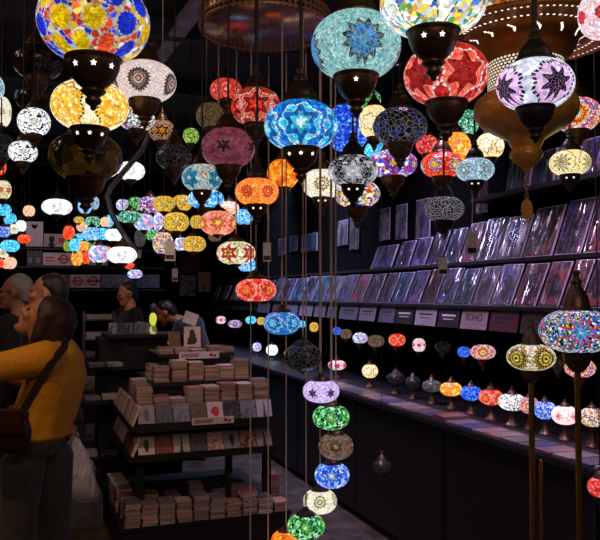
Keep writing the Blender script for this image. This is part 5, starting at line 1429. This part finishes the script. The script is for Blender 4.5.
def person(label, px, t, yaw_off, H, J, skinm, hairm, hair, coat, coatm, trousers_m, glasses=False, vox=.009, female=False, long_coat=.0, detail_eyes=True):
    """x forward, y to the person's left, z up; yaw_off turns them away from facing screen left"""
    g0 = at(px, 300, t)
    face = math.atan2(-RGT.y, -RGT.x) + yaw_off
    root = thing('person', label, 'person', (g0.x, g0.y, 0), face)
    hp = Vector(J['head'])
    HM = Matrix.Translation(hp) @ Euler((0, math.radians(J.get('pitch', 0)), math.radians(J.get('turn', 0)))).to_matrix().to_4x4()
    bm = bmesh.new()
    head_shape(bm, HM, female)
    nk = Vector(J['neck'])
    hb = HM @ Vector((-.025, 0, -.06))
    chain(bm, [(*hb, .054), (*nk, .06)])
    ch, pv = Vector(J['chest']), Vector(J['pelvis'])
    chain(bm, [(*nk, .06, .08, .06), (*ch, .105, .15, .12), (*((ch + pv) / 2), .1, .13, .12), (*pv, .11, .155, .11)])
    for s, k in ((1, 'L'), (-1, 'R')):
        sh, el, wr = [Vector(v) for v in J['arm' + k]]
        chain(bm, [(*(ch + Vector((0, s * .08, .08))), .07), (*sh, .055), (*el, .042), (*wr, .028)])
        hand(bm, wr, J.get('hd' + k, wr - el), J.get('pn' + k, (1, 0, 0) if abs((wr - el).normalized().x) < .8 else (0, 0, -1)))
        hpj, kn, an = [Vector(v) for v in J['leg' + k]]
        chain(bm, [(*hpj, .085), (*kn, .055), (*an, .04)])
        chain(bm, [(an.x - .03, an.y, .045, .04), (an.x + .1, an.y, .035, .04, .04, .03), (an.x + .16, an.y, .028, .035, .04, .024)])
    body = put('body', skin(bm, 'body', vox, 3), skinm, root)
    # hair
    bm = bmesh.new()
    for p in hair: chain(bm, p, M=HM) if isinstance(p, list) else ell(bm, HM @ Vector(p[:3]), p[3:6], HM.to_3x3())
    hairme = skin(bm, 'hair', .008, 4)
    put('hair', hairme, hairm, body)
    for s in (-1, 1):
        e = put('eye', lathe_mesh('eye', [(0, -1), (.5, -.87), (.87, -.5), (1, 0), (.87, .5), (.5, .87), (0, 1)], 12), EYED, body, HM @ Vector((.075, s * .032, .011)), scale=(.009, .011, .007))
    if glasses:
        bm = bmesh.new()
        for s in (-1, 1):
            tube(bm, [HM @ Vector((.1 - .012 * cos(a) * 0, s * .033 + .024 * cos(a), .01 + .019 * sin(a))) for a in [2 * PI * i / 16 for i in range(17)]], .0028, 6)
            tube(bm, [HM @ Vector((.1, s * .057, .014)), HM @ Vector((.05, s * .08, .016)), HM @ Vector((-.01, s * .085, .012))], .0028, 6)
        tube(bm, [HM @ Vector((.1, -.009, .014)), HM @ Vector((.1, .009, .014))], .0028, 6)
        put('glasses', mesh(bm, 'glasses'), BLACK, body)
    # coat
    bm = bmesh.new()
    hem = pv + Vector((0, 0, -.03 - long_coat))
    chain(bm, [(nk.x - .01, nk.y, nk.z - .015, .075, .085, .035), (*(ch + Vector((-.012, 0, .1))), .11, .165, .07), (*ch, .14, .195, .12), (*((ch + pv) / 2 + Vector((coat, 0, 0))), .145, .185, .12), (*(pv + Vector((0, 0, .03))), .15, .195, .08), (*hem, .155, .2, .03)])
    for s, k in ((1, 'L'), (-1, 'R')):
        sh, el, wr = [Vector(v) for v in J['arm' + k]]
        e2 = el + (wr - el) * .93
        chain(bm, [(*(ch + Vector((0, s * .1, .07))), .085), (*sh, .082), (*(sh + (el - sh) * .6), .07), (*el, .066), (*e2, .05)])
    put('coat', skin(bm, 'coat', .011, 5), coatm, body)
    bm = bmesh.new()
    for k in 'LR':
        hpj, kn, an = [Vector(v) for v in J['leg' + k]]
        chain(bm, [(*hpj, .1, .1, .09), (*kn, .075), (an.x, an.y, an.z + .03, .064)])
    chain(bm, [(pv.x, -.07, pv.z - .03, .11, .1, .08), (pv.x, .07, pv.z - .03, .11, .1, .08)])
    put('trousers', skin(bm, 'trousers', .011, 4), trousers_m, body)
    for k in 'LR':
        an = Vector(J['leg' + k][2])
        bm = bmesh.new()
        chain(bm, [(an.x - .035, an.y, .055, .05, .047, .053), (an.x + .08, an.y, .045, .055, .05, .043), (an.x + .17, an.y, .036, .05, .048, .034)])
        put('shoe', skin(bm, 'shoe', .009, 3), BLACK, body)
    return root, HM


def joints(H, **k):
    s = H / 1.7
    J = dict(head=(.02, 0, 1.575 * s), neck=(-.015, 0, 1.44 * s), chest=(0, 0, 1.24 * s), pelvis=(0, 0, .93 * s),
             armL=((0, .19, 1.38 * s), (-.03, .24, 1.1 * s), (.06, .23, .86 * s)), armR=((0, -.19, 1.38 * s), (-.03, -.24, 1.1 * s), (.06, -.23, .86 * s)),
             legL=((0, .095, .9 * s), (.01, .1, .49 * s), (-.02, .1, .09)), legR=((0, -.095, .9 * s), (.03, -.1, .49 * s), (.02, -.1, .09)))
    J.update(k)
    return J


DARKCOAT = cloth('black_coat_cloth', '#131217', .85)
DARKTR = cloth('charcoal_trouser_cloth', '#4a4444', .9)
YEL = cloth('mustard_coat_cloth', '#dc980e', .8, 7)
HBR = plain('brown_hair', '#2a1811', .55, 0, .4, 60)
HGR = plain('grey_hair', '#a49a90', .6, 0, .3, 60)
HBK = plain('black_hair', '#171210', .5, 0, .4, 60)

wj = joints(1.64, head=(.03, 0, 1.50), neck=(-.035, 0, 1.40), pitch=-33, chest=(-.03, 0, 1.23), pelvis=(.045, 0, .98),
            armL=((-.02, .17, 1.34), (.2, .2, 1.30), (.44, .12, 1.33)), armR=((-.02, -.17, 1.34), (.18, -.2, 1.24), (.4, -.12, 1.34)),
            legL=((.09, .085, .86), (.12, .09, .47), (.1, .09, .09)), legR=((.0, -.085, .86), (-.01, -.09, .47), (-.04, -.09, .09)))
hairW = [(-.03, 0, .05, .1, .092, .088), [(-.07, 0, .03, .08, .088, .09), (-.105, 0, -.06, .06, .08, .09), (-.09, 0, -.12, .045, .07, .05)], [(-.01, .07, .02, .03, .02, .05), (-.03, .075, -.05, .03, .02, .05)], [(-.01, -.07, .02, .03, .02, .05), (-.03, -.075, -.05, .03, .02, .05)]]
wr_, WHM = person('person in a mustard yellow coat, brown hair, looking up with one arm out', 50, 3.3, .12, 1.64, wj, SKIN, HBR, hairW, .0, YEL, DARKTR, female=True, vox=.0075, long_coat=-.04)
hairM = [(-.03, 0, .055, .088, .08, .085), [(-.06, 0, .03, .065, .078, .07), (-.075, 0, -.03, .04, .065, .04)]]
m2 = joints(1.74, pitch=-8, armL=((0, .19, 1.41), (-.13, .25, 1.14), (-.19, .22, .93)), hdL=(0, 0, -1))
m2r, _ = person('person with short dark hair and black coat, behind the mustard coat', 50, 4.15, .1, 1.74, m2, SKIN, HBK, hairM, 0, DARKCOAT, DARKTR)
m3 = joints(1.75, pelvis=(-.1, 0, .95), legL=((-.14, .09, .92), (-.15, .1, .5), (-.17, .1, .09)), legR=((-.14, -.09, .92), (-.13, -.1, .5), (-.15, -.1, .09)))
person('person with short grey hair and glasses in black, at the frame edge', 18, 4.75, .1, 1.75, m3, SKIN, HGR, hairM, 0, DARKCOAT, DARKTR, glasses=True)
m4 = joints(1.74, pitch=12)
person('person with glasses and dark hair in a black jacket, by the rear display', 129, 7.35, .55, 1.76, m4, SKIN, HBK, hairM + [[(-.06, 0, 0, .05, .08, .06), (-.07, 0, -.05, .04, .07, .05)]], 0, DARKCOAT, DARKTR, glasses=True, vox=.011)
m5 = joints(1.6, head=(.24, 0, 1.42), neck=(.12, 0, 1.36), pitch=30, chest=(-.02, 0, 1.24), pelvis=(-.12, 0, .92), armL=((.05, .19, 1.3), (.16, .22, 1.06), (.36, .16, 1.02)), armR=((.05, -.19, 1.3), (.16, -.22, 1.06), (.36, -.16, 1.02)),
            legL=((-.12, .095, .88), (-.06, .1, .48), (-.1, .1, .09)), legR=((-.12, -.095, .88), (-.04, -.1, .48), (-.06, -.1, .09)))
person('person in a dark coat stooping forward over the display behind the island', 190, 7.2, .0, 1.6, m5, SKIN2, HBK, hairM, 0, DARKCOAT, DARKTR, vox=.011)

# handbag at the hip, held by its long strap
wm = wr_.matrix_basis
MAR = plain('maroon_leather', '#351615', .4, 0, .3, 14, .1)
bag = thing('handbag', 'dark maroon shoulder bag worn across the mustard yellow coat', 'bag', wm @ Vector((.13, .305, .97)), wr_.rotation_euler.z)
bm = bmesh.new()
chain(bm, [(-.09, 0, .04, .03, .035, .05), (.09, 0, .04, .03, .035, .05)], step=.25)
chain(bm, [(-.1, 0, .08, .03, .04, .06), (.1, 0, .08, .03, .04, .06)], step=.25)
chain(bm, [(-.095, 0, .15, .025, .028, .03), (.095, 0, .15, .025, .028, .03)], step=.25)
put('body', skin(bm, 'bag_body', .009, 5), MAR, bag)
put('flap', boxmesh('flap', (-.11, .04, .08), (.11, .05, .175), .004), MAR, bag)
put('buckle', boxmesh('buckle', (-.015, .05, .085), (.015, .056, .11), .002), BRASS, bag)
spts = [(-.095, .0, .17), (-.13, -.03, .24), (-.165, -.05, .31), (-.2, -.075, .37), (-.235, -.105, .42), (-.23, -.17, .46)]
bm = bmesh.new()
n = len(spts)
vs = []
for p in spts:
    vs.append([bm.verts.new((p[0] + dx * .014, p[1] + dy * .005, p[2] + dx * .008)) for dx, dy in ((-1, -1), (1, -1), (1, 1), (-1, 1))])
for a, b in zip(vs, vs[1:]):
    for i in range(4): bm.faces.new((a[i], a[(i + 1) % 4], b[(i + 1) % 4], b[i]))
bm.faces.new(vs[0][::-1]); bm.faces.new(vs[-1])
put('strap', mesh(bm, 'strap'), plain('dark_strap', '#0a0505', .9), bag)

# plastic carrier bag in the hand of the man behind
pb = G('white_plastic')
pn = pb.noise(pb.map(pb.obj(), (6, 6, 2)), 3, 3, .6, 1.0)
pb.set(Base_Color='#b4b0b4', Roughness=.35, Transmission_Weight=.0, Subsurface_Weight=0)
pb.L.new(pb.bump(pn.outputs[0], .9, .03), pb.b.inputs['Normal'])
hp = m2r.matrix_basis @ Vector((-.19, .22, .86))
cb = thing('carrier_bag', 'white plastic carrier bag hanging from a hand behind the mustard coat', 'bag', hp, m2r.rotation_euler.z)
bm = bmesh.new()
secs = [(-.02, .02, .012), (-.06, .04, .02), (-.12, .075, .035), (-.2, .1, .05), (-.28, .12, .055), (-.34, .125, .05), (-.36, .12, .04)]
rings = []
for z, a, b in secs:
    rings.append([bm.verts.new((a * cos(2 * PI * i / 20) * (1 + .08 * sin(5 * i + z * 30)), b * sin(2 * PI * i / 20), z + .008 * sin(3 * i))) for i in range(20)])
for a, b in zip(rings, rings[1:]):
    for i in range(20):
        bm.faces.new((a[i], b[i], b[(i + 1) % 20], a[(i + 1) % 20])).smooth = True
bm.faces.new(rings[-1][::-1]); bm.faces.new(rings[0])
put('sack', mesh(bm, 'sack'), pb.m, cb)
put('handle', tube_mesh('handle', [(-.02, 0, -.03), (-.018, .008, 0), (0, .01, .02), (.018, .008, 0), (.02, 0, -.03)], .006, 6), pb.m, cb)


# ------------------------------------------------------------------ rack LEDs, spots and added fill
def area(name, loc, target, sx, sy, e, col):
    l = bpy.data.lights.new(name, 'AREA')
    l.shape = 'RECTANGLE'
    l.size, l.size_y = sx, sy
    l.energy = e
    l.color = hx(col)[:3]
    o = bpy.data.objects.new(name, l)
    COL.objects.link(o)
    o.location = loc
    d = Vector(target) - Vector(loc)
    o.rotation_euler = d.to_track_quat('-Z', 'Y').to_euler()
    return o


def spot(name, loc, target, e, ang, col, blend=.7, r=.05):
    l = bpy.data.lights.new(name, 'SPOT')
    l.energy = e
    l.spot_size = math.radians(ang)
    l.spot_blend = blend
    l.shadow_soft_size = r
    l.color = hx(col)[:3]
    o = bpy.data.objects.new(name, l)
    COL.objects.link(o)
    o.location = loc
    d = Vector(target) - Vector(loc)
    o.rotation_euler = d.to_track_quat('-Z', 'Y').to_euler()
    return o


for i, yy in enumerate((2.6, 4.6, 6.6, 8.6)):
    l = area('led_strip', (2.26, yy, 3.2), (2.78, yy + .05, 1.85), .05, 1.9, (38, 44, 52, 36)[i], ('#e0b8ec', '#ccbcf4', '#bcc0f8', '#bcc0f8')[i])
    l.data.spread = math.radians(95)
spot('overhead_spot', (.7, 3.0, 3.3), (1.0, 4.8, .8), 74, 58, '#ffdccc')
spot('overhead_spot', (-.5, 5.6, 3.3), (.9, 7.1, 1.6), 45, 40, '#ffd0b4')  # added to brighten the vendor's face
spot('overhead_spot', (-1.2, 2.2, 2.9), (.05, 3.5, 1.2), 48, 55, '#ffc088')  # added on faces and coat, stands for unseen mosaic lamps on the left
spot('overhead_spot', (-.6, 6.6, 3.3), (-.5, 6.6, 0), 700, 34, '#ffb060')
spot('overhead_spot', (.3, 7.2, 3.3), (.3, 9.4, 2.0), 130, 60, '#ffe0e0')
spot('overhead_spot', (1.2, 6.0, 3.3), (.8, 6.7, 1.2), 40, 60, '#ffc8b0')
area('fill_light', (.2, -1.2, 3.35), (.8, 2.5, 2.2), 1.6, .5, 30, '#ffe4d0')  # added soft fill from behind the camera, no real fixture
area('fill_light', (-1.4, 3.6, 3.35), (.5, 4.8, 1.0), .4, 1.2, 14, '#ffd8c8')  # added fill from the left for the island's side

w = bpy.data.worlds.new('night')
sc.world = w
w.use_nodes = True
w.node_tree.nodes['Background'].inputs[0].default_value = (.01, .008, .014, 1)
w.node_tree.nodes['Background'].inputs[1].default_value = .5
print('books', NB[0], 'objects', len(bpy.data.objects), 'materials', len(bpy.data.materials))
